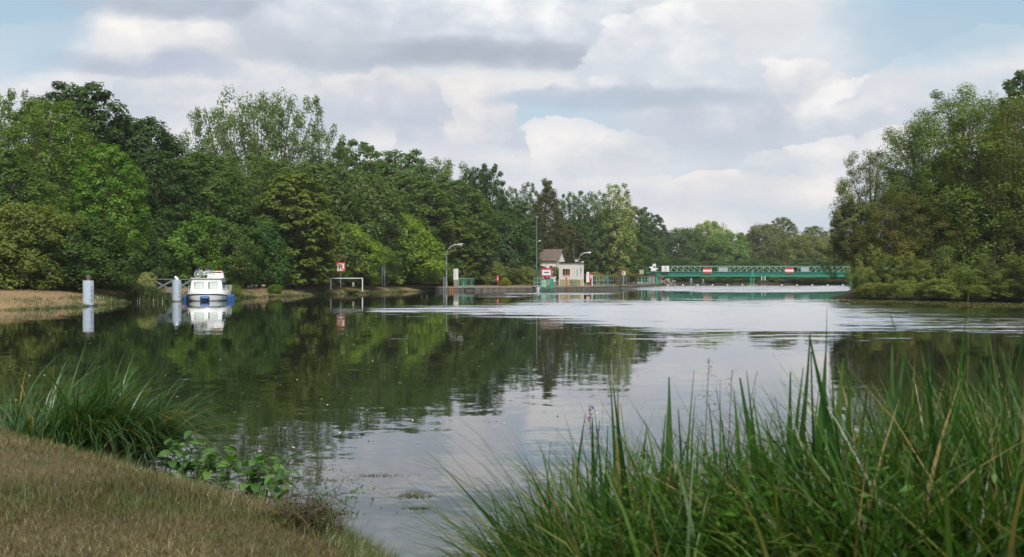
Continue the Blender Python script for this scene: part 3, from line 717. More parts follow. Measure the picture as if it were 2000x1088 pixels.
for i in range(16):
    px_ = 1150 + i * 38; T('bush', px_, 512 - (i * 5 % 4) * 4, 62, (345 if px_ < 1290 else 372) + (i % 3) * 4, (.030, .055, .020), 'dark green thicket along the far bank behind the bridge', 'bush', 'thickets on the far bank')
for i in range(15):
    px_ = 1322 + i * 24; T('bush', px_, 541 + (i * 3 % 4), 30, 349.5 + (i % 2) * 1.5, [(.045, .075, .022), (.032, .060, .018), (.065, .085, .026)][i % 3], 'low green scrub at the waterline under the bridge', 'bush', 'scrub under the bridge', zg=.5)
for i in range(4):
    px_ = 880 + i * 34; T('bush', px_, 505 - (i * 5 % 4) * 5, 60, 214 + (i % 3) * 4, [DK, MD][i % 2], 'dim bush closing the gap behind the lock garden', 'bush', 'dim bushes behind the lock garden')
# garden bushes by the lock
T('bush', 925, 502, 62, 199, (.055, .095, .038), 'tall grey-green garden bush behind the white gauge board', 'bush', zg=.75)
T('bush', 962, 512, 56, 197, (.085, .110, .045), 'pale olive rounded bush beside the red lifebuoy post', 'bush', zg=.72)
T('bush', 1004, 524, 40, 199, (.065, .085, .032), 'smaller olive bush of the pair below the white garden parasol', 'bush', zg=.72)
T('bush', 1026, 520, 44, 199, (.088, .115, .045), 'larger pale bush of the pair near the green screen', 'bush', zg=.72)
T('bush', 986, 543, 20, 194, (.13, .15, .02), 'small bright yellow-green tuft by the lifebuoy post', 'bush', zg=.7)
T('bush', 1093, 521, 34, 206, (.07, .09, .03), 'olive bush between the red-bordered sign and the hut', 'bush', zg=.75)
T('bush', 1062, 521, 20, 214, (.060, .018, .022), 'dark red-leaved shrub in front of the tiled house', 'bush', zg=.75)
T('bush', 1163, 532, 26, 222, (.11, .13, .05), 'pale yellow shrub behind the red post past the hut', 'bush', zg=.75)
T('bush', 1205, 533, 90, 246, (.085, .085, .04), 'long brownish shrub along the lock railings', 'bush', zg=.75)
# bank plants
T('bush', 288, 532, 34, 101.5, (.17, .20, .12), 'cream-flowering shrub at the end of the grey footbridge', 'flowering shrub', zg=.6)
T('bush', 537, 556, 26, 122.5, (.055, .095, .022), 'small green bush on the dry bank below the pale stones', 'bush', zg=.3)
T('bush', 630, 560, 20, 137, (.055, .10, .022), 'smaller green bush on the dry bank below the white barrier', 'bush', zg=.25)
T('bush', 458, 556, 26, 114.5, (.07, .12, .025), 'light green bush on the bank beside the boat stern', 'bush', zg=.2)
T('bush', 683, 566, 34, 149, (.07, .09, .03), 'flat olive tuft at the waterline below the crossed-out P sign', 'bush', zg=.1)
T('bush', 835, 561, 36, 178.5, (.08, .13, .03), 'low green plant where the dry bank meets the quay', 'bush', zg=.4)
T('bush', 1208, 548, 12, 222, (.10, .11, .05), 'tuft of tall weeds growing from the quay edge', 'bush', zg=.3)

# bare trees
def bare_tree(name, label, px, top, Y, w_, seed, zg=.95, r=.22, n=9, m='deadwood'):
    g = random.Random(seed); H = Z(top, Y) - zg; root = thing(name, label, 'dead tree', (X(px, Y), Y, zg))
    tm = MB(); pts = [(g.uniform(-.12, .12) * (i > 0), g.uniform(-.1, .1), H * i / 7 - .2 * (i == 0)) for i in range(8)]
    tm.tube(pts, [r * (1 - i / 7.6) for i in range(8)], 7); tm.build('trunk', M[m], root, smooth=True)
    for i in range(n):
        z = H * (.38 + .58 * i / n); a = g.uniform(0, 6.28); L = w_ / 2 * (1.15 - .7 * i / n) * g.uniform(.7, 1.1)
        e = Vector((math.cos(a) * L, math.sin(a) * L, z + L * g.uniform(.3, .9))); s0 = Vector((0, 0, z)); mm = (s0 + e) / 2 + Vector((0, 0, -.15 * L))
        b = MB(); b.tube([s0, mm, e], [r * .35, r * .2, r * .05], 5)
        for _ in range(4):
            k = g.uniform(.3, .9); q = s0.lerp(e, k); b.tube([q, q + Vector((g.uniform(-1, 1), g.uniform(-1, 1), g.uniform(.2, 1))) * L * .35], [r * .1, r * .03], 4)
        b.build('branch', M[m], root)
    return root
bare_tree('dead_tree', 'bleached dead trunk with short broken branches beside the chestnut', 506, 322, 137, 2.6, 3, r=.22)
bare_tree('dead_tree', 'thin bare twiggy grey tree between the chestnut and the yellow-green trees', 703, 388, 166, 3.6, 8, r=.14, n=12)

bare_tree('leaning_trunk', 'dark bare trunk showing in the shade below the big willows', 1943, 440, 113.5, 2.2, 12, zg=.9, r=.26, n=4, m='bark')
bare_tree('leaning_trunk', 'thin bare stem in the shade under the middle willow', 1822, 450, 113, 2.0, 15, zg=.9, r=.15, n=5, m='bark')

# ------------------------------------------------------------------ mooring posts
def mooring_post(px, wy, Y, wpx, top, label, cap):
    H = Z(top, Y); r = wpx * Y / F / 2
    t = thing('mooring_post', label, 'mooring post', (X(px, Y), Y, 0))
    b = MB(); b.lathe([(r, -1.2), (r, H - .05), (r * .985, H), (r * .5, H + .004)], n=28); b.build('post_shaft', M['post'], t, smooth=True)
    b = MB(); b.lathe([(r + .012, .03), (r + .012, .10)], n=28); b.build('waterline_band', M['rust'], t, smooth=True)
    if cap == 'bitt':
        b = MB(); b.lathe([(.13, H), (.12, H + .16), (.17, H + .22), (.16, H + .33), (.05, H + .37)], n=14); b.build('bitt', M['rust'], t, smooth=True)
    else:
        b = MB(); b.tube([(.08, 0, H), (-.02, 0, H + .15), (-.16, 0, H + .30)], [.14, .15, .10], 10); b.build('bitt', M['white'], t, smooth=True)
    b = MB(); b.bar((r * .8, -r * .75, .4), (r * .8, -r * .75, H - .3), .05); b.build('ladder_rail', M['post'], t)
    for k in range(4):
        b = MB(); b.bar((r * .72, -r * .82, .5 + k * .3), (r * .98, -r * .5, .5 + k * .3), .035); b.build('rung', M['rust'], t)
    return t
mooring_post(172.5, 598, 81.5, 20.5, 548, 'pale blue-grey cylindrical mooring post with a rusty bitt on top', 'bitt')
mooring_post(345, 589, 97.8, 17, 547, 'pale blue-grey cylindrical mooring post with a tilted white bitt beside the boat', 'white')

# grey steel footbridge with crossed braces
Y0 = 102.0; x0, x1 = X(274, Y0), X(374, Y0)
t = thing('mooring_footbridge', 'grey steel footbridge with crossed braces running behind the second mooring post', 'footbridge', (x0, Y0, 0)); L = x1 - x0
b = MB(); b.bar((-.1, 0, Z(545.5, Y0)), (L, 0, Z(545.5, Y0)), .09, .08); b.build('top_rail', M['grey'], t)
b = MB(); b.bar((.9, 0, Z(570, Y0)), (L, 0, Z(570, Y0)), .14, .16); b.build('bottom_rail', M['grey'], t)
b = MB(); b.box((L / 2 + .4, .7, Z(571, Y0)), (L - 1.0, 1.1, .08)); b.build('deck', M['grey'], t)
zt, zb = Z(547, Y0), Z(568.5, Y0)
for a_, c_ in ((299, 338), (338, 374)):
    for k, (p, q) in enumerate((((a_, zb), (c_, zt)), ((a_, zt), (c_, zb)))):
        b = MB(); b.bar((X(p[0], Y0) - x0, .05 * k, p[1]), (X(q[0], Y0) - x0, .05 * k, q[1]), .04, .15); b.build('brace', M['grey'], t)
for a_ in (299, 338, 373):
    b = MB(); b.bar((X(a_, Y0) - x0, .1, zb - .05), (X(a_, Y0) - x0, .1, zt + .02), .1); b.build('upright', M['grey'], t)
b = MB(); b.bar((-.1, 1.3, Z(545.5, Y0)), (L, 1.3, Z(545.5, Y0)), .07); b.build('top_rail', M['grey'], t)
b = MB(); b.bar((L * .5, .7, -1), (L * .5, .7, Z(571, Y0)), .25); b.build('pile', M['grey'], t)

# ------------------------------------------------------------------ the boat
BY = 100.0; bx = X(401, BY)
boat = thing('cabin_cruiser', 'white cabin cruiser with blue fenders moored bow-on at the bank', 'boat', (bx, BY, 0), R(10))
st = [(0, .35), (.12, .95), (.4, 1.35), (.9, 1.6), (1.8, 1.74), (3.2, 1.80), (6, 1.80), (9.0, 1.62)]
def loft(profile, m, name, parent, smooth_=True):
    """profile: (width factor, z, forward overhang) from low to high"""
    b = MB(); rows = []
    for y, hw in st:
        sheer = .20 * max(0, 1 - y / 3.0) ** 1.5
        row = [(-hw * f, y - o * max(0, 1 - y / 2.2), z + (sheer if z > .2 else 0)) for f, z, o in profile] + [(hw * f, y - o * max(0, 1 - y / 2.2), z + (sheer if z > .2 else 0)) for f, z, o in reversed(profile)]
        rows.append(row)
    n = len(rows[0]); vs = [p for r_ in rows for p in r_]; fs = []
    for i in range(len(rows) - 1):
        for j in range(n): fs.append((i * n + j, i * n + (j + 1) % n, (i + 1) * n + (j + 1) % n, (i + 1) * n + j))
    fs.append(tuple(range(n))[::-1]); fs.append(tuple(range((len(rows) - 1) * n, len(rows) * n)))
    b.add(vs, fs); return b.build(name, m, parent, smooth=smooth_)
loft([(.6, -.4, 0), (.90, .0, 0), (.97, .2, .05), (1.0, .36, .08)], M['boat'], 'hull', boat)
loft([(1.025, .36, .12), (1.035, .39, .14), (1.035, .43, .14), (1.02, .45, .12)], M['navy'], 'rub_rail', boat)
loft([(1.0, .45, .08), (.985, .66, .02), (.93, .80, -.08), (.86, .84, -.2)], M['boat'], 'gunwale', boat)
loft([(.91, -.02, .02), (.925, .05, .03)], M['navy'], 'waterline_stripe', boat)
b = MB()                                                     # cabin: slightly tapering box with sloping front
cw0, cw1, cz0, cz1 = 1.42, 1.30, .80, 1.98
vs = [(-cw0, .95, cz0), (cw0, .95, cz0), (cw0, 6.0, cz0), (-cw0, 6.0, cz0), (-cw1, 1.15, cz1), (cw1, 1.15, cz1), (cw1, 5.9, cz1), (-cw1, 5.9, cz1)]
b.add(vs, [(3, 2, 1, 0), (4, 5, 6, 7), (0, 1, 5, 4), (1, 2, 6, 5), (2, 3, 7, 6), (3, 0, 4, 7)]); b.build('cabin', M['boat'], boat, bevel=.07, smooth=True)
b = MB(); b.box((0, 3.5, cz1 + .035), (2.78, 5.0, .07)); b.build('cabin_roof', M['boat'], boat, bevel=.02)
def pane_front(xc, w_, z0, z1):
    f = MB(); y = lambda z: .95 + .2 * (z - cz0) / (cz1 - cz0)
    def quad(x0_, x1_, za, zb, o): return [(x0_, y(za) - o, za), (x1_, y(za) - o, za), (x1_, y(zb) - o, zb), (x0_, y(zb) - o, zb)]
    t_ = .045
    for q in ((xc - w_/2 - t_, xc + w_/2 + t_, z0 - t_, z0), (xc - w_/2 - t_, xc + w_/2 + t_, z1, z1 + t_), (xc - w_/2 - t_, xc - w_/2, z0, z1), (xc + w_/2, xc + w_/2 + t_, z0, z1)):
        v0 = quad(*q, .03); v1 = quad(*q, -.02); f.add(v0 + v1, [(0, 1, 2, 3), (0, 4, 5, 1), (1, 5, 6, 2), (2, 6, 7, 3), (3, 7, 4, 0)])
    win = f.build('window', M['signwhite'], boat)
    g_ = MB(); g_.add(quad(xc - w_/2, xc + w_/2, z0, z1, .006), [(0, 1, 2, 3)]); g_.build('pane', M['glass'], win)
    c_ = MB(); n = 12; vs = []                                # pleated curtain close behind, leaving a dark slit
    cx0, cx1 = xc - w_/2 + (.10 if xc > 0 else .04), xc + w_/2 - .02
    for i in range(n + 1):
        xx = cx0 + (cx1 - cx0) * i / n; o = .014 + (.012 if i % 2 else 0)
        vs += [(xx, y(z0) - o, z0 + .02), (xx, y(z1) - o, z1 - .04)]
    c_.add(vs, [(2*i, 2*i+2, 2*i+3, 2*i+1) for i in range(n)]); c_.build('curtain', M['curtain'], win)
pane_front(-.62, .80, 1.05, 1.70); pane_front(.56, .78, 1.05, 1.70)
for s_ in (-1, 1):
    for yy, wl in ((1.9, .9), (3.2, 1.0), (4.6, .9)):
        f = MB(); f.box((s_ * 1.365, yy, 1.42), (.05, wl, .52)); wd = f.build('side_window', M['navy'], boat)
        f = MB(); f.box((s_ * 1.40, yy, 1.42), (.02, wl - .12, .42)); f.build('pane', M['glass'], wd)
b = MB(); b.tube([(-1.05, .96, 1.62), (-1.05, .90, 1.62)], .035, 10); b.build('cleat_hole', M['black'], boat)
# fly bridge with windscreen, seat cover
b = MB(); b.box((.55, 4.3, 2.25), (1.5, 1.2, .5), top=.92); b.build('helm_console', M['boat'], boat, bevel=.04)
b = MB()
for a_, c_ in (((-.15, 3.6, 2.05), (-.1, 3.7, 2.62)), ((1.22, 3.6, 2.05), (1.12, 3.7, 2.68)), ((-.1, 3.7, 2.62), (1.12, 3.7, 2.66)), ((1.22, 5.0, 2.05), (1.12, 4.9, 2.68)), ((1.12, 3.7, 2.68), (1.12, 4.9, 2.68))): b.bar(a_, c_, .05)
b.build('windscreen_frame', M['white'], boat)
b = MB(); b.add([(1.16, 3.65, 2.1), (1.16, 4.95, 2.1), (1.13, 4.9, 2.6), (1.13, 3.7, 2.6)], [(0, 1, 2, 3)]); b.build('side_screen', M['curtain'], boat)
b = MB(); b.box((.80, 4.2, 2.64), (.62, .9, .16), top=.8); b.build('seat_cover', M['orange'], boat, bevel=.04)
b = MB(); b.bar((.1, 4.0, 2.6), (-.5, 4.0, 2.62), .14, .10); b.build('folded_cover', M['white'], boat)
# guard rails and pale weather cloth along the after deck
for s_ in (-1, 1):
    b = MB(); b.tube([(s_ * 1.60, 2.2, 1.30), (s_ * 1.70, 4.5, 1.38), (s_ * 1.62, 8.6, 1.38)], .025, 6); b.build('guard_rail', M['white'], boat)
    for yy in (2.2, 3.6, 5.0, 6.4, 7.8, 8.6):
        b = MB(); b.bar((s_ * 1.66, yy, .8), (s_ * 1.66, yy, 1.37), .035); b.build('stanchion', M['white'], boat)
    b = MB(); n = 22; vs = []
    for i in range(n + 1):
        yy = 5.2 + 3.4 * i / n; o = .03 * (i % 2) + 1.65
        vs += [(s_ * o, yy, .82), (s_ * o, yy, 1.36)]
    b.add(vs, [(2*i, 2*i+2, 2*i+3, 2*i+1) for i in range(n)]); b.build('weather_cloth', M['white'], boat)
for s_ in (-1, 1):
    b = MB(); b.tube([(s_ * 1.45, .9, .9), (s_ * 1.25, .95, .93), (s_ * 1.05, .62, .88), (s_ * .85, .35, .9)], .02, 6); b.build('mooring_line', M['black'], boat)
def fender(c, ax, r, L):
    b = MB()
    if ax == 'x': b.tube([(c[0] - L/2, c[1], c[2]), (c[0] - L*.4, c[1], c[2]), (c[0] + L*.4, c[1], c[2]), (c[0] + L/2, c[1], c[2])], [r * .35, r, r, r * .35], 14)
    else: b.lathe([(r * .3, -L/2), (r, -L*.32), (r, L*.32), (r * .3, L/2)], c, 14)
    f = b.build('fender', M['blue'], boat, smooth=True)
    if ax == 'z': q = MB(); q.bar((c[0], c[1], c[2] + L/2), (c[0] * .97, c[1], .85), .025); q.build('fender_rope', M['black'], f)
fender((-.02, -.28, .26), 'x', .19, .85)
for yy in (.9, 2.2): fender((-1.86, yy, .18), 'z', .15, .62)
for yy in (1.1, 2.6, 4.2, 6.4): fender((1.95, yy, .18), 'z', .15, .62)

# ------------------------------------------------------------------ two bicycles on the cabin roof
def bicycle(loc, rz, label, fm, lean=0):
    t = thing('bicycle', label, 'bicycle', loc, rz, None); t.rotation_euler = (lean, 0, rz); r = .31
    for xx in (-.55, .55):
        w_ = MB(); w_.torus((xx, 0, r), r - .02, .022, 'y', 28, 6); wh = w_.build('wheel', M['galv'], t, smooth=True)
        s_ = MB()
        for k in range(12):
            a_ = math.pi * 2 * k / 12; s_.bar((xx, 0, r), (xx + math.cos(a_) * (r - .03), 0, r + math.sin(a_) * (r - .03)), .010)
        s_.build('spokes', M['galv'], wh); h_ = MB(); h_.tube([(xx, -.05, r), (xx, .05, r)], .06, 10); h_.build('hub', M['signwhite'], wh)
        g_ = MB(); n = 12; vs = []
        for k in range(n + 1):
            a_ = math.pi * (.12 + .66 * k / n); vs += [(xx + math.cos(a_) * (r + .04), -.03, r + math.sin(a_) * (r + .04)), (xx + math.cos(a_) * (r + .04), .03, r + math.sin(a_) * (r + .04))]
        g_.add(vs, [(2*k, 2*k+2, 2*k+3, 2*k+1) for k in range(n)]); g_.build('mudguard', M[fm], t)
    f = MB(); B = (-.08, 0, .30); Hd = (.40, 0, .72); Sx = (-.22, 0, .74)
    for a_, c_ in ((B, Hd), (B, Sx), (Sx, (-.55, 0, r)), (B, (-.55, 0, r)), ((.38, 0, .82), (.44, 0, .6)), ((.44, 0, .6), (.55, 0, r)), ((-.12, 0, .42), (.42, 0, .66))): f.tube([a_, c_], .022, 8)
    f.build('frame', M[fm], t)
    f = MB(); f.tube([Sx, (-.26, 0, .90)], .015, 6); f.box((-.27, 0, .92), (.24, .16, .06), top=.8); f.build('saddle', M['black'], t, bevel=.01)
    f = MB(); f.tube([(.38, 0, .82), (.36, 0, .98)], .015, 6); f.tube([(.28, -.28, .97), (.37, -.12, 1.0), (.37, .12, 1.0), (.28, .28, .97)], .014, 6); f.build('handlebar', M['galv'], t)
    f = MB(); f.tube([(-.08, -.08, .30), (-.08, .08, .30)], .07, 12); f.bar((-.08, .09, .30), (.04, .09, .18), .025); f.bar((-.08, -.09, .30), (-.20, -.09, .42), .025); f.build('crankset', M['galv'], t)
    f = MB(); f.bar((-.80, 0, .70), (-.30, 0, .70), .12, .02); f.bar((-.72, .05, .70), (-.58, .05, .34), .015); f.build('luggage_rack', M['galv'], t)
    f = MB(); f.box((-.48, 0, .86), (.34, .26, .24), top=1.15); f.build('bag', M['black'], t, bevel=.03)
    return t
mw = Matrix.Rotation(R(10), 3, 'Z')
for (lx, ly), rz_, lb, fm, ln in (((-.28, 1.75), 192, 'silver bicycle standing on the boat roof, its black bag over the far wheel', 'galv', .05), ((-.30, 2.25), 9, 'white-framed bicycle standing behind the silver one on the boat roof', 'white', -.06)):
    q = mw @ Vector((lx, ly, 0)); bicycle((bx + q.x, BY + q.y, cz1 + .075), R(rz_), lb, fm, ln)

# ------------------------------------------------------------------ things on the dry bank
def rock(px, py, Y, w_, h_, seed, label, m='stone'):
    g = np.random.default_rng(seed); import bmesh
    bm = bmesh.new(); bmesh.ops.create_icosphere(bm, subdivisions=2, radius=1)
    k = unit(6, g); o_ = g.uniform(.55, .85, 6)
    for v_ in bm.verts:
        for a_, b_ in zip(k, o_):
            dd = v_.co.x * a_[0] + v_.co.y * a_[1] + v_.co.z * a_[2]
            if dd > b_: v_.co -= Vector(a_) * (dd - b_)
        v_.co = Vector((v_.co.x * w_ / 2, v_.co.y * w_ * .4, v_.co.z * h_ * .62)) * (1 + g.uniform(-.05, .05))
    me = bpy.data.meshes.new('stone'); bm.to_mesh(me); bm.free(); me.materials.append(M[m])
    o = bpy.data.objects.new('stone', me); COL.objects.link(o); o.location = (X(px, Y), Y, Z(py, Y) + h_ * .25); o.rotation_euler = (0, 0, g.uniform(0, 3))
    return tag(o, label, 'stone', 'pale stones on the dry bank')
rk = [(472, 558, 125, .55, .45, 'small tan stone nearest the boat stern'), (485, 561, 125, .5, .3, 'flat tan stone low on the bank beside the small tan one'), (491, 560, 126, .6, .3, 'flat pale stone under the heap of stones'),
      (500, 560, 127, .4, .3, 'small stone between the flat pale one and the heap'), (506, 555, 131, .95, .55, 'upright pale stone at the top of the heap'), (514, 560, 128, .5, .3, 'small buff stone at the foot of the heap'),
      (519, 558, 131, .5, .3, 'small stone just past the heap'), (531, 557, 133, .7, .4, 'grey stone behind the small bank bush'), (542, 554, 134, 1.2, .65, 'broad grey-white block above the small bank bush'),
      (553, 557, 134, .8, .45, 'low grey stone beside the broad block'), (565, 557, 135, .6, .3, 'half-buried stone before the biggest white block'), (575, 554, 136, 1.4, .75, 'biggest angular white block of the stones'),
      (628, 556, 143, .4, .5, 'small grey stone just before the white barrier'), (199, 594, 86.5, .6, .28, 'pale stone at the waterline past the first mooring post'), (14, 601, 73.5, .75, .25, 'long pale stone at the waterline at the near end of the bank')]
for i, (px, py, Y, w_, h_, l) in enumerate(rk): rock(px, py, Y, w_, h_, 100 + i, l)

# no-mooring sign: crossed-out P
Y0 = 143.0; t = thing('no_berthing_sign', 'square white sign with red border and a crossed-out black P on a grey pole', 'sign', (X(665.5, Y0), Y0, 1.0))
zc = Z(521.5, Y0) - 1.0; hw = .60
b = MB(); b.bar((0, 0, -.1), (0, 0, zc + hw * .9), .08); b.build('pole', M['grey'], t)
b = MB(); b.box((0, -.07, zc), (hw * 2, .04, hw * 2)); pn = b.build('sign_panel', M['signwhite'], t)
b = MB(); q = .13
for c_, s_ in (((0, -.10, zc + hw - q / 2), (hw * 2, .03, q)), ((0, -.10, zc - hw + q / 2), (hw * 2, .03, q)), ((-hw + q / 2, -.10, zc), (q, .03, hw * 2 - 2 * q)), ((hw - q / 2, -.10, zc), (q, .03, hw * 2 - 2 * q))): b.box(c_, s_)
b.build('border', M['red'], pn)
b = MB(); k = .33                                            # letter P
b.box((-.17, -.10, zc), (.13, .016, k * 2)); n = 14; vs = []
for i in range(n + 1):
    a_ = math.pi / 2 - math.pi * i / n
    for rr in (.19, .07): vs.append((.03 + rr * math.cos(a_), -.108, zc + k - .19 + rr * math.sin(a_)))
b.add(vs, [(2*i, 2*i+1, 2*i+3, 2*i+2) for i in range(n)])
b.box((-.055, -.10, zc + k - .06), (.17, .016, .12)); b.box((-.055, -.10, zc + k - .32), (.17, .016, .12)); b.build('letter', M['black'], pn)
b = MB(); b.add([(-hw + .06, -.118, zc + hw - .14), (-hw + .14, -.118, zc + hw - .06), (hw - .06, -.118, zc - hw + .14), (hw - .14, -.118, zc - hw + .06)], [(0, 1, 2, 3)]); b.build('diagonal_bar', M['red'], pn)

# white barrier
Y0 = 141.0; t = thing('barrier', 'low white pole barrier standing on the dry bank beneath the crossed-out P sign', 'barrier', (X(646, Y0), Y0, .9)); z0 = .9
L = X(708, Y0) - X(646, Y0); zt = Z(543.5, Y0) - z0
b = MB(); b.bar((-.55, 0, zt), (L + .06, 0, zt), .11); b.build('crossbar', M['white'], t)
b = MB(); b.bar((0, 0, -.3), (0, 0, zt - .06), .17); b.build('post', M['white'], t)
b = MB(); b.bar((L, -.0, -.5), (L, 0, zt - .06), .13); b.build('post', M['white'], t)
b = MB(); b.box((-.65, 0, zt + .02), (.5, .22, .2)); b.build('counterweight', M['white'], t)
b = MB(); b.box((X(690, 142), 142, 1.22), (.28, .28, .6), top=.8); tag(b.build('marker_stone', M['stone'], None, bevel=.02), 'small pale marker stone behind the white barrier', 'marker stone')
for px, l in ((746.5, 'thin grey pole, the one nearer the crossed-out P sign of a close pair'), (751, 'thin grey pole, the one nearer the street lamp of a close pair')):
    b = MB(); b.tube([(0, 0, -.2), (0, 0, Z(517, 162) - 1)], .055, 8); o = b.build('pole', M['grey']); o.location = (X(px, 162), 162, 1.0); tag(o, l, 'pole', 'pair of thin grey poles')

# ------------------------------------------------------------------ lock: lamps, boards, railings
def street_lamp(px, top, Y, zb, reach, label, m='galv'):
    H = Z(top, Y) - zb; t = thing('street_lamp', label, 'street lamp', (X(px, Y), Y, zb)); k = H * .72 if H > 5 else H * .6
    pts = [(0, 0, 0), (0, 0, k)] + [(reach * .62 * (1 - math.cos(a_)), 0, k + (H - k - .1) * math.sin(a_)) for a_ in [math.pi / 2 * i / 7 for i in range(1, 8)]]
    b = MB(); b.tube(pts, [.11] + [.085] * 8, 8); b.build('pole', M[m], t, smooth=True)
    b = MB(); b.tube([(0, 0, 0), (0, 0, .9)], .14, 8); b.build('pole_base', M[m], t)
    e = Vector(pts[-1]); b = MB(); b.tube([e, e + Vector((reach * .1, 0, .02)), e + Vector((reach * .45, 0, .14))], [.07, .15, .08], 8); lh = b.build('lamp_head', M[m], t, smooth=True)
    b = MB(); b.box(e + Vector((reach * .28, 0, -.06)), (.6, .16, .05)); b.build('lens', M['signwhite'], lh)
street_lamp(872, 477, 181.5, .62, 2.5, 'tall curved street lamp at the start of the quay')
street_lamp(1130, 493, 212, .8, 2.2, 'curved street lamp rising behind the white hut')
t = thing('lamp_mast', 'very tall thin mast with a small lamp top, rising past the tiled house', 'lamp mast', (X(1048, 212), 212, .8)); H = Z(424, 212) - .8
b = MB(); b.tube([(0, 0, 0), (0, 0, H)], [.12, .05], 8); b.build('pole', M['grey'], t)
b = MB(); b.box((.12, 0, H), (.5, .2, .14)); b.build('lamp_head', M['galv'], t)
b = MB(); b.bar((0, 0, Z(474, 212) - .8), (.5, 0, Z(471, 212) - .7), .05); b.box((.62, 0, Z(471, 212) - .72), (.3, .25, .22)); b.build('floodlight', M['signwhite'], t)
Y0 = 183.5; t = thing('gauge_board', 'tall white gauge board on a grey base between street lamp and green railing', 'gauge board', (X(890.5, Y0), Y0, .6))
b = MB(); b.box((0, 0, .6), (.72, .3, 1.25)); b.build('base', M['concrete'], t)
b = MB(); b.box((0, -.02, Z(535.5, Y0) - .6), (.78, .12, Z(525, Y0) - Z(546, Y0))); bd_ = b.build('panel', M['signwhite'], t)
for k in range(9):
    b = MB(); b.box((-.2 if k % 2 else -.15, -.09, 1.55 + k * .17), (.2 if k % 2 else .3, .012, .03)); b.build('graduation', M['grey'], bd_)
for px, l in ((866, 'thin grey mooring pole, nearer the dry bank of a close pair by the lamp'), (869, 'thin grey mooring pole, nearer the lamp of a close pair')):
    b = MB(); b.tube([(0, 0, -.8), (0, 0, Z(540, 180))], .06, 8); o = b.build('mooring_pole', M['galv']); o.location = (X(px, 179.6), 179.6, 0); tag(o, l, 'pole', 'pair of thin poles by the street lamp')
def railing(p0, p1, z0, H, n, label, m, name='railing', bars=True, m2=None):
    """p0,p1 plan points"""
    L = math.dist(p0, p1); a_ = math.atan2(p1[1] - p0[1], p1[0] - p0[0]); t = thing(name, label, 'railing', (p0[0], p0[1], z0), a_)
    for z in (H, H * .12) + ((H * .55,) if not bars else ()):
        b = MB(); b.bar((0, 0, z), (L, 0, z), .06); b.build('rail', M[m], t)
    for k in range(n + 1):
        b = MB(); b.bar((L * k / n, .01, 0), (L * k / n, .01, H - .03), .07 if (not bars or k % 4 == 0) else .035); b.build('upright', M[m2 if (m2 and k % 3 == 1) else m], t)
    return t
Y0 = 182.6; railing((X(896, Y0), Y0), (X(926, Y0), Y0), .60, Z(543.5, Y0) - .6, 10, 'green and white barred railing over the quay culvert, beside the gauge board', 'palegreen', m2='green')
b = MB(); b.box((X(906, 183.5), 183.5, .95), (.5, .4, .7)); b.box((X(906, 183.5), 183.5, 1.4), (.62, .5, .12)); tag(b.build('valve_box', M['green']), 'green valve box inside the barred railing by the gauge board', 'valve box')
b = MB(); b.box((X(917, 181.7), 181.7, .36), (1.7, .5, .22)); b.bar((X(909, 181.6), 181.6, .1), (X(909, 181.6), 181.6, .5), .12); b.bar((X(925, 181.6), 181.6, .1), (X(925, 181.6), 181.6, .5), .12); tag(b.build('mooring_ledge', M['black']), 'dark ledge with struts under the barred railing on the quay face', 'ledge')
b = MB(); b.tube([(0, 0, -.3), (0, 0, .62)], .13, 10); b.tube([(.4, 0, -.3), (.4, 0, .5)], .1, 10); o = b.build('ladder_hoop', M['amber']); o.location = (X(879, 180.8), 180.8, 0); tag(o, 'small ochre ladder hoops on the quay face by the lamp', 'ladder')
# lifebuoy post
def red_post(px, Y, py0, py1, zb, label, w_=.35, m='crimson'):
    t = thing('lifebuoy_post', label, 'lifebuoy post', (X(px, Y), Y, zb)); z0, z1 = Z(py1, Y) - zb, Z(py0, Y) - zb
    b = MB(); b.bar((0, 0, -.1), (0, 0, z1), .10); b.build('post', M[m], t)
    b = MB(); b.box((0, -.1, (z0 + z1) / 2), (w_, .16, z1 - z0), top=.9); b.build('cover', M[m], t, bevel=.03)
    b = MB(); b.box((.02, -.195, (z0 + z1) / 2), (w_ * .3, .02, (z1 - z0) * .5)); b.build('lettering_strip', M['signwhite'], t)
red_post(972, 190, 538, 550, .68, 'slim red lifebuoy post on the quay between the pale bushes')
red_post(1106, 196.3, 535.5, 545.5, .75, 'red lifebuoy box against the front of the white hut', .3)
red_post(1153.5, 204, 534, 547, .7, 'tall magenta-red lifebuoy cover just past the white hut', .5)
b = MB(); b.box((0, 0, .95), (.62, .3, 1.9)); b.box((0, -.16, 2.1), (.5, .04, .9)); o = b.build('notice_board', M['signwhite'], bevel=.02); o.location = (X(1148, 206), 206, .7 + .6); o.scale = (1, 1, .75); tag(o, 'pale narrow notice board right behind the magenta lifebuoy cover', 'notice board')
b = MB(); b.bar((0, 0, 0), (0, 0, 2.0), .16); o = b.build('bollard_post', M['white']); o.location = (X(1156.5, 203), 203, .6); tag(o, 'white square post touching the magenta lifebuoy cover', 'post')

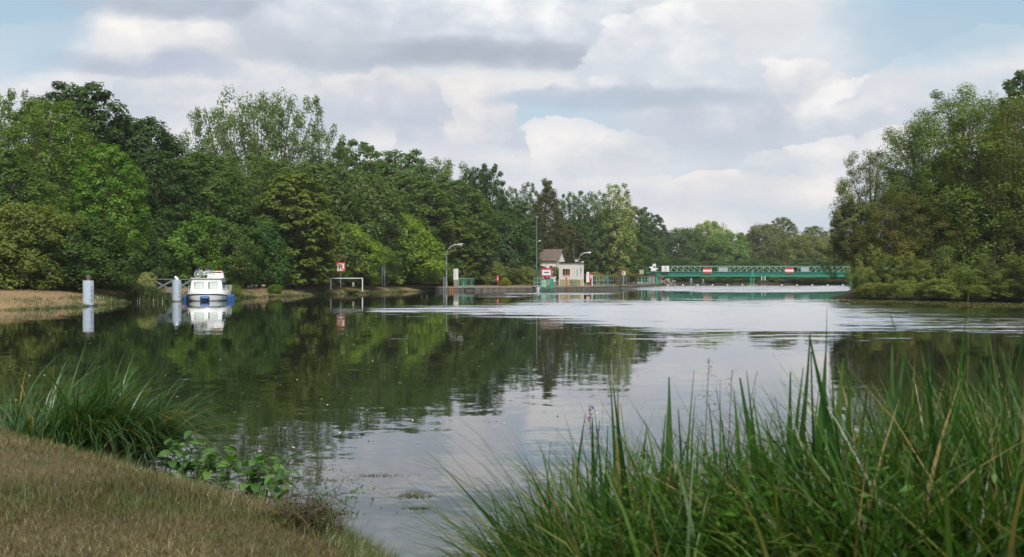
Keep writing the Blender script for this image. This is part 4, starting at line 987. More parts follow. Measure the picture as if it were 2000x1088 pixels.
# red-bordered sign with a black bar, on its platform
Y0 = 190.0; t = thing('sound_signal_sign', 'white sign with thick red border and a horizontal black bar on two legs', 'sign', (X(1067.5, Y0), Y0, .5))
zc = Z(532, Y0) - .5; W2, H2 = .96, .70
b = MB(); b.box((0, 0, zc), (W2 * 2, .08, H2 * 2)); pn = b.build('sign_panel', M['signwhite'], t)
b = MB(); q = .22
for c_, s_ in (((0, -.07, zc + H2 - q / 2), (W2 * 2, .06, q)), ((0, -.07, zc - H2 + q / 2), (W2 * 2, .06, q)), ((-W2 + q / 2, -.07, zc), (q, .06, H2 * 2 - 2 * q)), ((W2 - q / 2, -.07, zc), (q, .06, H2 * 2 - 2 * q))): b.box(c_, s_)
b.build('border', M['crimson'], pn)
b = MB(); b.box((0, -.055, zc), (.86, .02, .15)); b.build('bar_symbol', M['black'], pn)
for xx in (-.62, .56): b = MB(); b.bar((xx, .06, 0), (xx, .06, zc), .12); b.build('leg', M['galv'], t)
Y0 = 188.2; railing((X(1043, Y0), Y0), (X(1063, Y0), Y0), .5, Z(543, Y0) - .5, 3, 'pale green pipe railing in front of the red-bordered sign', 'palegreen', bars=False)
b = MB(); b.box((X(1068, 188), 188, .42), (2.3, 1.4, .14)); b.box((X(1060, 188), 188, -.1), (.3, 1, 1.0)); b.box((X(1076, 188), 188, -.1), (.3, 1, 1.0)); tag(b.build('landing_stage', M['green']), 'small green-edged landing stage below the red-bordered sign', 'landing stage')
for px, w_, h_, l in ((1062.5, .95, 1.35, 'wider green control cabinet under the red-bordered sign'), (1077, .75, 1.5, 'narrower green control cabinet beneath the sign edge, by the white gear')):
    t = thing('control_cabinet', l, 'cabinet', (X(px, 188.6), 188.6, .5), 0, 'green cabinets on the landing stage')
    b = MB(); b.box((0, 0, h_ / 2), (w_, .5, h_)); b.build('body', M['green'], t, bevel=.03)
    b = MB(); b.box((0, -.26, h_ / 2), (w_ * .8, .03, h_ * .8)); d_ = b.build('door', M['palegreen'] if w_ > .9 else M['green'], t); b = MB(); b.box((w_ * .3, -.29, h_ / 2), (.05, .04, .16)); b.build('handle', M['black'], d_)
b = MB(); b.box((0, 0, .3), (.5, .4, .6), top=.7); b.box((.15, -.1, .7), (.3, .3, .35), .4); b.tube([(-.3, 0, .5), (.3, 0, .75)], .12, 8); o = b.build('winch', M['white'], bevel=.02); o.location = (X(1082, 189), 189, 1.45); tag(o, 'white winch gear beside the narrower green cabinet', 'winch')
t = thing('rowing_dinghy', 'small grey and white dinghy tied below the pale green railing', 'dinghy', (X(1049, 186.6), 186.6, -.05), R(8))
b = MB(); vs = []; fs = []
for i, (y, hw, h_) in enumerate([(-1.2, .12, .72), (-.8, .45, .66), (0, .62, .6), (1.2, .58, .6)]):
    vs += [(-hw * .5, y, -.05), (hw * .5, y, -.05), (hw, y, h_), (-hw, y, h_)]
    if i: k = (i - 1) * 4; fs += [(k + j, k + (j + 1) % 4, k + 4 + (j + 1) % 4, k + 4 + j) for j in (0, 1, 3)]
fs += [(0, 1, 2, 3), (12, 15, 14, 13)]; b.add(vs, fs); b.build('hull', M['white'], t)
b = MB(); b.tube([(-.62, 1.2, .6), (-.64, 0, .62), (-.47, -.8, .68), (0, -1.25, .76), (.47, -.8, .68), (.64, 0, .62), (.62, 1.2, .6)], .07, 8); b.build('gunwale', M['grey'], t)
b = MB(); b.box((-.05, .1, .72), (1.0, 1.3, .3), top=.7); b.build('cover', M['grey'], t, bevel=.05)
# green screen
t = thing('garden_screen', 'dark green sheeting screen between pale bush and red-bordered sign', 'screen', (X(1051, 200), 200, .7))
b = MB(); b.box((0, 0, 1.5), (1.7, .1, 2.7)); b.build('sheeting', M['hedgegreen'], t)
for xx in (-.85, .85): b = MB(); b.bar((xx, .1, 0), (xx, .1, 2.9), .09); b.build('post', M['grey'], t)
# parasol
t = thing('garden_parasol', 'white garden parasol showing above the pale bushes', 'parasol', (X(995, 207), 207, .8))
b = MB(); n = 8; vs = [(0, 0, Z(516, 207) - .8)] + [(1.5 * math.cos(k * math.pi / 4), 1.5 * math.sin(k * math.pi / 4), Z(525, 207) - .8) for k in range(n)]; b.add(vs, [(0, k + 1, (k + 1) % n + 1) for k in range(n)]); b.build('canopy', M['white'], t)
b = MB(); b.tube([(0, 0, 0), (0, 0, Z(517, 207) - .8)], .04, 8); b.build('pole', M['white'], t)

# ------------------------------------------------------------------ lock hut
t = hut = thing('lock_hut', 'small flat-roofed white lock hut with cream lower band and wide window', 'hut', (X(1123, 199), 199, .7), R(-31))
hz = Z(513, 199) - .7; W_, D_ = 3.05, 3.0                    # front wall runs to -x, side wall to +y
def wall_with_holes(parent, W_, H_, holes, T_, m, name, place, z0=0):
    xs = sorted({0, W_, *[h[0] for h in holes], *[h[1] for h in holes]}); zs = sorted({z0, H_, *[h[2] for h in holes], *[h[3] for h in holes]}); b = MB()
    for i in range(len(xs) - 1):
        for j in range(len(zs) - 1):
            cx, cz = (xs[i] + xs[i+1]) / 2, (zs[j] + zs[j+1]) / 2
            if any(h[0] < cx < h[1] and h[2] < cz < h[3] for h in holes): continue
            b.box((cx, 0, cz), (xs[i+1] - xs[i], T_, zs[j+1] - zs[j]))
    b.v = [place(*p) for p in b.v]; return b.build(name, M[m], parent)
fr_ = lambda x, y, z: (x - W_, y + .08, z); sd2 = lambda x, y, z: (-.08 - y, x + .0, z)
band = 1.15
wall_with_holes(hut, W_, hz, [(.55, 2.05, 1.85, 3.0)], .16, 'plaster', 'front_wall', fr_, band)
wall_with_holes(hut, W_, band, [], .18, 'cream', 'front_plinth', fr_)
wall_with_holes(hut, D_, hz, [(.5, .8, 1.85, 3.0), (1.9, 2.2, 1.9, 3.0)], .155, 'plaster', 'side_wall', lambda x, y, z: (-.08 - y, x + .165, z), band)
wall_with_holes(hut, D_, band, [], .175, 'cream', 'side_plinth', lambda x, y, z: (-.08 - y, x + .175, z))
b = MB(); b.box((-W_ / 2, D_ + .3, hz / 2), (W_, .16, hz)); b.box((-W_ - .09, D_ / 2 + .1, hz / 2), (.16, D_ + .2, hz)); b.build('rear_wall', M['plaster'], hut)
b = MB(); b.box((-W_ / 2, D_ / 2 + .1, hz + .08), (W_ + .45, D_ + .65, .14)); b.build('roof', M['black'], hut)
b = MB(); b.box((-W_ / 2, D_ / 2 + .1, .02), (W_, D_, .03)); b.build('floor_slab', M['concrete'], hut)
f = MB(); 
for c_, s_ in (((1.3, 0, 3.02), (1.6, .1, .06)), ((1.3, 0, 1.83), (1.7, .16, .07)), ((.53, 0, 2.42), (.06, .1, 1.14)), ((2.07, 0, 2.42), (.06, .1, 1.14))): f.box((c_[0] - W_, .02, c_[2]), s_)
wn_ = f.build('window', M['plaster'], hut)
for k, (a_, c_, mm) in enumerate(((.57, .95, 'glass'), (1.0, 1.18, 'amber'), (1.2, 1.5, 'glass'), (1.52, 1.70, 'amber'), (1.72, 2.03, 'glass'))):
    b = MB(); b.box(((a_ + c_) / 2 - W_, .08 + .012 * (mm == 'glass'), 2.42), (c_ - a_, .03, 1.12)); b.build('pane' if mm == 'glass' else 'shutter', M[mm], wn_)
for yy in (.65, 2.05):
    b = MB(); b.box((-.06, yy + .165, 2.43), (.04, .28, 1.1)); wv = b.build('window', M['glass'], hut); b = MB(); b.box((.02, yy + .165, 1.84), (.14, .4, .06)); b.build('sill', M['plaster'], wv)
b = MB(); b.tube([(-.3, .6, hz + .15), (-.75, .6, Z(480, 199) - .7)], [.03, .012], 6); b.build('antenna', M['galv'], hut)
b = MB(); b.box((-.1, .7, hz + .35), (.35, .3, .4)); b.build('siren', M['white'], hut)
b = MB(); b.tube([(.7, 1.2, hz + .15), (.7, 1.2, hz + .5)], .2, 10); b.build('roof_vent', M['grey'], hut).location = (-1.0, 0, 0)
b = MB(); b.bar((0, 1.5, hz - .1), (.65, 1.5, hz + .1), .05); b.box((.75, 1.5, hz + .15), (.3, .3, .22)); b.build('floodlight', M['signwhite'], hut)

# ------------------------------------------------------------------ tiled house
HY = 226.0; t = hs_ = thing('tiled_house', 'pale house with weathered tiled roof, red lean-to and small chimney among the trees', 'house', (X(1054, HY), HY, .9), R(-20)); t.scale = (1.18, 1.1, 1)
k = HY / F; ez, rz_ = Z(507, HY) - .9, Z(488, HY) - .9
b = MB(); b.prism([(-2.0, 0), (2.2, 0), (2.2, ez), (.1, rz_ - .1), (-2.0, ez)], 0, 7.0); 
b.v = [(y - 3.2, x, z) for x, y, z in b.v]; b.build('wall', M['plaster'], hs_)
for s_ in (-1, 1):                                           # two roof slopes laid in rows of tiles
    rf = MB(); rows = 9; c0 = .1; ed = -2.35 if s_ < 0 else 2.55
    for i in range(rows):
        a0, a1 = i / rows, (i + 1) / rows + .02
        ya, yb = c0 + (ed - c0) * a0, c0 + (ed - c0) * a1; za, zb_ = rz_ + .1 + (ez - rz_ - .25) * a0, rz_ + .04 + (ez - rz_ - .25) * a1 + .06
        rf.add([(-3.5, ya, za), (4.1, ya, za), (4.1, yb, zb_), (-3.5, yb, zb_), (-3.5, ya, za - .1), (4.1, ya, za - .1), (4.1, yb, zb_ - .1), (-3.5, yb, zb_ - .1)], [(0, 1, 2, 3), (7, 6, 5, 4), (0, 4, 5, 1), (1, 5, 6, 2), (2, 6, 7, 3), (3, 7, 4, 0)])
    rf.build('roof', M['tile'], hs_)
b = MB(); b.box((-2.9, .1, rz_ + .35), (.5, .5, .9)); ch = b.build('chimney', M['plaster'], hs_); b = MB(); b.box((-2.9, .1, rz_ + .85), (.6, .6, .1)); b.build('chimney_cap', M['redtile'], ch)
b = MB(); b.box((-2.6, -2.6, (ez - .4) / 2), (2.4, 1.6, ez - .4)); b.build('lean_to_wall', M['plaster'], hs_)
b = MB(); b.add([(-4.0, -3.6, ez - .5), (-1.2, -3.6, ez - .5), (-1.2, -.6, ez + 1.35), (-4.0, -.6, ez + 1.35), (-4.0, -3.6, ez - .62), (-1.2, -3.6, ez - .62), (-1.2, -.6, ez + 1.23), (-4.0, -.6, ez + 1.23)], [(0, 1, 2, 3), (7, 6, 5, 4), (0, 4, 5, 1), (1, 5, 6, 2), (2, 6, 7, 3), (3, 7, 4, 0)]); b.build('lean_to_roof', M['redtile'], hs_)
for x_, z_ in ((1.0, 3.2), (2.7, 3.2), (-.4, 3.2)):
    b = MB(); b.box((x_, -2.02, z_), (.7, .08, 1.0)); wv = b.build('window', M['signwhite'], hs_); b = MB(); b.box((x_, -2.07, z_), (.5, .03, .8)); b.build('pane', M['glass'], wv)
b = MB(); b.bar((3.9, -2.5, ez - .1), (3.9, -2.5, 0), .08); b.build('downpipe', M['galv'], hs_)
# stair rail in front of the house, garden fence
railing((X(1070, 216), 216), (X(1112, 218), 218), 1.2, 2.4, 6, 'rusty stair handrail slanting down beside the tiled house', 'rust', bars=False).rotation_euler = (0, R(14), .05)

# ------------------------------------------------------------------ lock-side railings
def qpt(px):                                                # a point just inland of the quay edge at a px column
    best = min(range(len(qp)), key=lambda i: abs(1000 + F * qp[i][0] / qp[i][1] - px)); return qp[best]
def inland(p, d_): return (p[0] - d_ * .6, p[1] + d_ * .8)
segs = [(1085, 1115, 'concrete', None, 'grey and rust low railing on the quay in front of the lock hut'), (1117, 1140, 'rust', 'green', 'low rusty railing with green posts below the hut side wall'),
        (1162, 1196, 'palegreen', 'green', 'pale green railing along the lock, first stretch past the hut'), (1196, 1225, 'grey', 'green', 'grey railing along the lock before the arrow sign'),
        (1225, 1252, 'rust', 'palegreen', 'rusty railing along the lock between the arrow sign and the blank board'), (1252, 1276, 'palegreen', 'green', 'green railing along the lock ending at the gate pier')]
for a_, c_, m_, m2_, l in segs:
    pa, pc = inland(qpt(a_), .9), inland(qpt(c_), .9); n_ = 7
    railing(pa, pc, .62, 1.15 if a_ < 1150 else 1.9, n_, l, m_, bars=False, m2=m2_)
for px, l in ((1117, 'short green mooring bollard below the hut corner'), (1130, 'short green mooring bollard below the hut side windows'), (1187, 'bright green lock gate lever post among the railings'), (1262, 'green gate post beside the blank square board')):
    p = inland(qpt(px), .5); b = MB(); hb = 1.1 if px < 1150 else 1.8; b.lathe([(.13, 0), (.10, hb * .3), (.10, hb * .8), (.17, hb * .88), (.14, hb)], n=12); b.box((0, 0, .06), (.4, .4, .1)); o = b.build('bollard', M['green'], smooth=True); o.location = (p[0], p[1], .6); tag(o, l, 'bollard', 'green posts along the lock')
t = thing('parked_van', 'dark car roof just showing behind the lock railings', 'car', (X(1176, 236), 236, .85), R(10))
b = MB(); b.box((0, 0, .6), (3.8, 1.7, .7)); b.build('body', M['navy'], t, bevel=.12, smooth=True)
b = MB(); b.box((.1, 0, 1.18), (2.2, 1.5, .5), top=.8); cb = b.build('cabin', M['glass'], t, bevel=.05)
for sx in (-1.2, 1.2):
    for sy in (-.8, .8): b = MB(); b.tube([(sx, sy - .1, .32), (sx, sy + .1, .32)], .32, 16); b.build('wheel', M['black'], t)
# arrow sign, blank board
Y0 = 224.0; p = (X(1218, Y0), Y0); t = thing('direction_sign', 'square white sign with red edge and black arrow wedge over the lock railing', 'sign', (p[0], p[1], .6))
zc = Z(533.5, Y0) - .6
b = MB(); b.bar((0, 0, 0), (0, 0, zc), .1); b.build('pole', M['galv'], t)
b = MB(); b.box((0, -.07, zc), (.84, .05, .98)); pn = b.build('sign_panel', M['signwhite'], t)
b = MB()
for c_, s_ in (((0, -.11, zc + .43), (.84, .03, .13)), ((0, -.11, zc - .43), (.84, .03, .13)), ((-.34, -.11, zc), (.16, .03, .73)), ((.38, -.11, zc), (.08, .03, .73))): b.box(c_, s_)
b.build('border', M['crimson'], pn)
b = MB(); b.add([(-.26, -.11, zc + .34), (.16, -.11, zc), (-.26, -.11, zc - .34), (-.10, -.11, zc)], [(0, 1, 3), (3, 1, 2)]); b.build('arrow_symbol', M['black'], pn)
Y0 = 262.0; t = thing('blank_board', 'blank pale square board on a pole before the gate pier', 'sign', (X(1253, Y0), Y0, .6)); zc = Z(531, Y0) - .6
b = MB(); b.bar((0, 0, 0), (0, 0, zc), .1); b.build('pole', M['galv'], t); b = MB(); b.box((0, -.08, zc), (1.0, .05, 1.0)); b.build('sign_panel', M['stone'], t)

# ------------------------------------------------------------------ weir bridge
WY = 332.0; wx0, wx1 = X(1281, WY), X(1662, WY); L = wx1 - wx0; KY = WY / F
t = br = thing('weir_bridge', 'long green steel weir bridge with lattice parapet crossing the river on three legs', 'bridge', (wx0, WY, 0))
zb0, zt0 = Z(539.3, WY), Z(530.8, WY); zr = Z(520.5, WY); slope = -.12
def bx_(px): return X(px, WY) - wx0
b = MB(); b.bar((0, 0, (zb0 + zt0) / 2), (L, 0, (zb0 + zt0) / 2 + slope), .25, zt0 - zb0 - .1); b.build('web_plate', M['shaded_green'], br)
for z, d_, hh in ((zt0, .9, .2), (zb0, .9, .2), ((zb0 + zt0) / 2 + .12, .45, .10)): b = MB(); b.bar((0, 0, z), (L, 0, z + slope), d_, hh); b.build('flange', M['green'], br)
b = MB(); b.bar((0, 1.1, zt0 + .04), (L, 1.1, zt0 + .04 + slope), 1.6, .1); b.build('walkway', M['galv'], br)
def rz2(x): return slope * x / L
b = MB(); b.bar((bx_(1312), 0, zr), (L, 0, zr + slope), .10, .12); b.build('top_rail', M['palegreen'], br)
b = MB(); b.bar((bx_(1307), 2.0, zr + .25), (L + .5, 2.0, zr + .25 + slope), .10, .10); b.build('top_rail', M['green'], br)
panels = [(1372, 1388), (1396, 1416), (1532.5, 1549), (1564.5, 1579)]
px = 1312; k = 0
while px < 1660:
    x = bx_(px); b = MB(); b.bar((x, 0, zt0 + .1 + rz2(x)), (x, 0, zr - .05 + rz2(x)), .10); b.build('post', M['palegreen'], br)
    if not any(a_ - 6 < px < c_ for a_, c_ in panels):
        x2 = bx_(px + 11.2); up = (k // 8) % 2; za, zc_ = (zt0 + .15, zr - .1) if up else (zr - .1, zt0 + .15)
        b = MB(); b.bar((x, -.02, za + rz2(x)), (x2, -.02, zc_ + rz2(x2)), .08, .11); b.build('diagonal', M['palegreen'], br)
    px += 11.2; k += 1
x = bx_(1307); b = MB(); b.bar((x, 0, zt0 + .1), (bx_(1314), 0, zr - .05), .1); b.build('diagonal', M['palegreen'], br)
for k in range(24):
    x = bx_(1307 + k * 15.3); b = MB(); b.bar((x, 2.0, zt0 + rz2(x)), (x, 2.0, zr + .25 + rz2(x)), .09); b.build('rear_post', M['green'], br)
# legs
for px_, w_ in ((1283, .75), (1661, .7)):
    b = MB(); x = bx_(px_); b.bar((x, 0, -.9), (x, 0, zb0), w_, .7); b.bar((x - w_ * .8, -.1, zb0 - .15), (x + w_ * .8, -.1, zb0 - .15), .5, .3); b.build('leg', M['green'], br)
b = MB(); b.bar((bx_(1290), .4, zb0), (bx_(1286), .4, .2), .25); b.build('strut', M['green'], br)
x = bx_(1469); b = MB(); b.bar((x - .45, 0, -.9), (x - .45, 0, zb0 + .1), .28, .6); b.bar((x + .45, 0, -.9), (x + .45, 0, zb0 + .1), .28, .6); b.bar((x, -.33, zb0 - .2), (x, -.33, zt0 + .1), .7, .1)
for z in (.5, 1.3, 2.1): b.bar((x - .45, 0, z), (x + .45, 0, z + .5), .12)
b.build('leg', M['green'], br)
b = MB(); b.box((x, .2, -.2), (2.6, 2.4, 1.0)); b.build('footing', M['concrete'], br)
def board(a_, c_, py0, py1, cols, name, label, cat):
    t = thing(name, label, cat, (wx0 + bx_((a_ + c_) / 2), WY - .35, 0)); w_ = (c_ - a_) * KY; z0, z1 = Z(py1, WY), Z(py0, WY); n = len(cols)
    for i, mm in enumerate(cols):
        h_ = (z1 - z0) / n; b = MB(); b.box((0, 0, z1 - h_ * (i + .5)), (w_, .08, h_ - .004)); b.build('stripe' if n > 1 else 'panel', M[mm], t)
    for s_ in (-1, 1): b = MB(); b.bar((s_ * w_ * .35, .1, z0 + .1), (s_ * w_ * .35, .1, z1 - .1), .08); b.build('bracket', M['grey'], t)
board(1372.5, 1389.5, 523, 535, ('red', 'signwhite', 'red'), 'no_passage_board', 'red-white-red board on the bridge over the first span', 'sign')
board(1532.5, 1549.5, 522.5, 534.5, ('red', 'signwhite', 'red'), 'no_passage_board', 'red-white-red board on the bridge past the middle leg', 'sign')
board(1403, 1421, 522.5, 531, ('galv',), 'faded_board', 'faded pale board on the parapet after the first red-white-red board', 'sign')
board(1564, 1579, 522, 530.5, ('galv',), 'faded_board', 'faded pale board on the parapet after the second red-white-red board', 'sign')
# gate pier and machinery
t = thing('gate_pier', 'grey concrete pier with green platform at the lock end of the bridge', 'pier', (X(1273, 331), 331, 0)); k = 331 / F
b = MB(); b.box((0, 1.2, 1.7), (13 * k, 3.2, Z(534, 331) + 1.8 - 1.7 + .0), top=.97); b.build('pier_body', M['concrete'], t)
b = MB(); b.box((-.4, .6, Z(533, 331)), (21 * k, 3.6, .28)); b.build('platform', M['green'], t)
for px_ in (1259, 1262.5): b = MB(); b.bar((X(px_, 331) - X(1273, 331), -1, Z(533, 331)), (X(px_, 331) - X(1273, 331), -1, Z(520, 331)), .12); b.build('rail_post', M['green'], t)
b = MB(); b.bar((-2.2, -1, Z(520, 331)), (2.5, -1, Z(521, 331)), .09); b.bar((-2.2, -1, Z(526, 331)), (-1.2, -1, Z(526, 331)), .09); b.build('rail', M['green'], t)
b = MB(); b.box((.3, -.6, 1.0), (.7, .3, 2.6)); b.build('hatch', M['grey'], t)
t = thing('gate_winch', 'big cream gate winch on the pier at the lock end of the bridge', 'winch', (X(1276, 330), 330, Z(531, 330)))
b = MB(); b.box((0, 0, .9), (1.5, 1.0, 1.3), top=.8); b.build('housing', M['boat'], t, bevel=.08)
b = MB(); b.box((.15, -.1, 1.9), (.95, .9, .9), .3); b.build('gearbox', M['boat'], t, bevel=.08)
b = MB(); b.tube([(-.4, 0, 1.1), (-1.25, -.1, 1.4)], [.28, .2], 12); b.build('motor', M['boat'], t, smooth=True)
b = MB(); b.tube([(.5, 0, .7), (1.35, -.1, .9)], [.25, .2], 12); b.build('motor', M['boat'], t, smooth=True)
b = MB(); b.tube([(.25, -.6, 1.45), (.25, -.4, 1.45)], .22, 12); b.build('hand_wheel', M['black'], t)
b = MB(); b.box((0, 0, .15), (1.9, 1.2, .25)); b.build('base_plate', M['concrete'], t)
Y0 = 331.2; t = thing('white_cabinet', 'white square panelled cabinet at the start of the bridge parapet', 'cabinet', (X(1299.5, Y0), Y0, Z(531, Y0)))
hh = Z(519.3, Y0) - Z(531, Y0); b = MB(); b.box((0, 0, hh / 2), (2.2, .5, hh)); b.build('body', M['signwhite'], t, bevel=.03)
for i in range(3):
    for j in range(3): b = MB(); b.box((-.66 + i * .66, -.27, hh * (.2 + .3 * j)), (.58, .04, hh * .26)); b.build('panel', M['post'] if i == 1 else M['signwhite'], t)
# below the bridge
b = MB(); b.lathe([(.55, -.08), (.62, 0), (.55, .08)], n=16); b.v = [(x, z, y) for x, y, z in b.v]; o = b.build('round_sign', M['crimson']); o.location = (X(1291.5, 336), 336, Z(541.5, 336)); tag(o, 'small round red sign under the start of the bridge', 'sign')
o2 = MB(); o2.bar((0, .1, 0), (0, .1, -2.4), .1); pp = o2.build('pole', M['galv'], o)
for px_, l in ((1312.5, 'white vertical pipe under the first bridge bay'),): b = MB(); b.bar((0, 0, -.3), (0, 0, 2.6), .32); o = b.build('pipe', M['signwhite']); o.location = (X(px_, 334), 334, .0); tag(o, l, 'pipe')
b = MB()
for q in range(26):
    g = random.Random(q); b.box((g.uniform(-2.6, 2.6), g.uniform(-.6, 1.2), g.uniform(0, 2.2) * (1 - q / 60)), (g.uniform(.2, .5), g.uniform(.2, .5), g.uniform(.2, .7)), g.uniform(0, 3))
o = b.build('rubble_wall', M['stone']); o.location = (X(1303, 340), 340, .1); tag(o, 'broken pale stone retaining wall under the first bridge bay', 'stone wall')
for px_, hpx, l in ((1350, 13.5, 'taller pale blue-white mooring pillar in the river behind the bridge'), (1373.5, 11.5, 'shorter pale blue-white mooring pillar in the river behind the bridge')):
    Y_ = 336.5; H = hpx * Y_ / F; b = MB(); b.lathe([(.36, -.5), (.36, H * .55), (.24, H * .62), (.24, H * .8), (.30, H * .85), (.12, H)], n=14); b.box((-.3, 0, H * .25), (.5, .4, H * .5)); o = b.build('mooring_pillar', M['post'], smooth=True); o.location = (X(px_, Y_), Y_, 0); tag(o, l, 'mooring post', 'pale pillars beyond the bridge')
b = MB(); b.box((0, 0, .3), (1.6, .8, .35)); b.tube([(-.6, 0, -.3), (-.6, 0, .3)], .12, 8); b.tube([(.6, 0, -.3), (.6, 0, .3)], .12, 8); o = b.build('float', M['white']); o.location = (X(1360, 336.5), 336.5, 0); tag(o, 'low white float between the two mooring pillars', 'float')
t = thing('ladder_platform', 'white ladder over a grey stone block just past the middle bridge leg', 'ladder', (X(1491, 338), 338, 0))
for xx in (-.55, .55): b = MB(); b.bar((xx, 0, 1.4), (xx, 0, 3.0), .2); b.build('stile', M['signwhite'], t)
for z in (1.7, 2.3, 2.8): b = MB(); b.bar((-.5, 0, z), (.5, 0, z), .09); b.build('rung', M['signwhite'], t)
b = MB(); b.box((0, .2, .4), (2.0, 1.2, 1.3)); b.box((-.3, -.1, 1.15), (2.9, 1.2, .22)); b.build('stone_block', M['rust'], t)
bn = ['first', 'second', 'third', 'fourth', 'fifth', 'sixth', 'seventh', 'eighth', 'ninth', 'tenth', 'eleventh']
b = MB(); b.lathe([(.05, -.15), (.24, -.05), (.26, .08), (.14, .26), (.03, .32)], n=12); b0 = b.build('buoy', M['signwhite'], smooth=True)
bp = [1305, 1334, 1362.5, 1391.5, 1421, 1450, 1527, 1556.5, 1586.5, 1616.5, 1646]
for i, px_ in enumerate(bp):
    o = b0 if i == 0 else b0.copy()
    if i: COL.objects.link(o)
    o.location = (X(px_, 329), 329, 0); tag(o, f'{bn[i]} small white buoy of the weir line, counted from the lock', 'buoy', 'white buoys strung before the weir')
for px_, l in ((1411, 'orange kayak lying on the far bank seen under the first span'), (1628, 'orange kayak lying on the far bank seen under the last span')):
    b = MB(); b.tube([(-1.7, 0, .1), (-1.0, 0, 0), (1.0, 0, 0), (1.7, 0, .1)], [.04, .32, .32, .04], 10); o = b.build('kayak', M['kayak'], smooth=True); o.location = (X(px_, 352), 352, 1.15 + .4); tag(o, l, 'kayak', 'kayaks on the far bank')

# ------------------------------------------------------------------ grass and reeds
def blade_mat(name, cols, trans=.3, patch=None, gloss=.05, sc=1.2):
    m = bpy.data.materials.new(name); m.use_nodes = True; t = m.node_tree; t.nodes.clear()
    rnd = geo(t, 'Random Per Island') if not name.endswith('_single') else objinfo(t, 'Random')
    cr = t.nodes.new('ShaderNodeValToRGB'); t.links.new(rnd.o, cr.inputs[0]); e = cr.color_ramp.elements
    while len(e) < len(cols): e.new(.5)
    for i, c in enumerate(cols): e[i].position = c[0]; e[i].color = (*c[1], 1)
    cc = S(t, cr.outputs[0]); pos = geo(t)
    if patch:
        n = noise(t, pos, sc, 4, .6); cc = mixc(t, smooth(n + (rnd - .5) * .25, patch[1], patch[1] + .1) * .85, cc, patch[0])
    if name == 'dry_grass': cc = mixc(t, smooth(noise(t, pos, 1.6, 5, .65), .40, .62), mixc(t, 1.0, cc, (.58, .60, .56), 'MULTIPLY'), cc)
    n = noise(t, pos, 40, 2); cc = mixc(t, n * .5, cc, mixc(t, 1.0, cc, (.6, .6, .55), 'MULTIPLY'))
    df = t.nodes.new('ShaderNodeBsdfDiffuse'); tr = t.nodes.new('ShaderNodeBsdfTranslucent'); gl = t.nodes.new('ShaderNodeBsdfGlossy'); gl.inputs['Roughness'].default_value = .38
    t.links.new(cc.o, df.inputs[0]); t.links.new(mixc(t, 1.0, cc, (1.2, 1.4, .6), 'MULTIPLY').o, tr.inputs[0])
    a_ = t.nodes.new('ShaderNodeMixShader'); a_.inputs[0].default_value = trans; t.links.new(df.outputs[0], a_.inputs[1]); t.links.new(tr.outputs[0], a_.inputs[2])
    b_ = t.nodes.new('ShaderNodeMixShader'); b_.inputs[0].default_value = gloss; t.links.new(a_.outputs[0], b_.inputs[1]); t.links.new(gl.outputs[0], b_.inputs[2])
    o = t.nodes.new('ShaderNodeOutputMaterial'); t.links.new(b_.outputs[0], o.inputs[0]); return m
G1, G2, G3 = (.026, .070, .014), (.052, .125, .020), (.105, .19, .035)
ST, BRN = (.36, .27, .13), (.16, .10, .05)
M['dry'] = blade_mat('dry_grass', [(0, (.095, .075, .036)), (.3, (.22, .175, .085)), (.6, (.37, .30, .155)), (.82, (.60, .50, .30)), (1, (.13, .17, .05))], .2, ((.085, .125, .035), .51), .02, .8)
M['reed'] = blade_mat('reed_blade', [(0, G1), (.4, G2), (.78, G3), (.90, (.17, .18, .05)), (1, (.36, .26, .12))], .32, None, .03)
M['iris'] = blade_mat('iris_leaf_single', [(0, (.022, .070, .018)), (.5, (.042, .120, .024)), (.86, (.085, .18, .035)), (.94, (.17, .19, .05)), (1, (.34, .24, .11))], .28, None, .035)
M['sedge'] = blade_mat('sedge_blade', [(0, (.025, .075, .018)), (.5, (.05, .13, .028)), (.9, (.12, .21, .06)), (1, (.35, .20, .04))], .3)
M['herb'] = foliage_mat('herb_leaf', False, (.060, .150, .018), .4, sc=3.0, yamt=.72)
M['leafone'] = blade_mat('broad_leaf_single', [(0, (.045, .125, .020)), (.6, (.085, .20, .032)), (1, (.15, .28, .05))], .35, None, .06)
M['far_grass'] = blade_mat('far_bank_grass', [(0, (.17, .115, .06)), (.6, (.33, .23, .125)), (1, (.50, .37, .21))], .2, ((.14, .16, .05), .72), .02, .35)
M['shore_grass'] = blade_mat('shore_grass', [(0, (.045, .085, .02)), (.5, (.095, .15, .035)), (.8, (.17, .21, .07)), (1, (.38, .29, .15))], .3)
M['purple'] = mat('purple_flower', (.20, .06, .22), .7)
M['twig'] = mat('twig', (.09, .065, .045), .9, var=.4, scale=20)
M['weed'] = foliage_mat('water_weed', False, (.07, .075, .035), .2, sc=4, yamt=.6)
M['seed'] = mat('seed_fluff', (.6, .55, .42), .8)

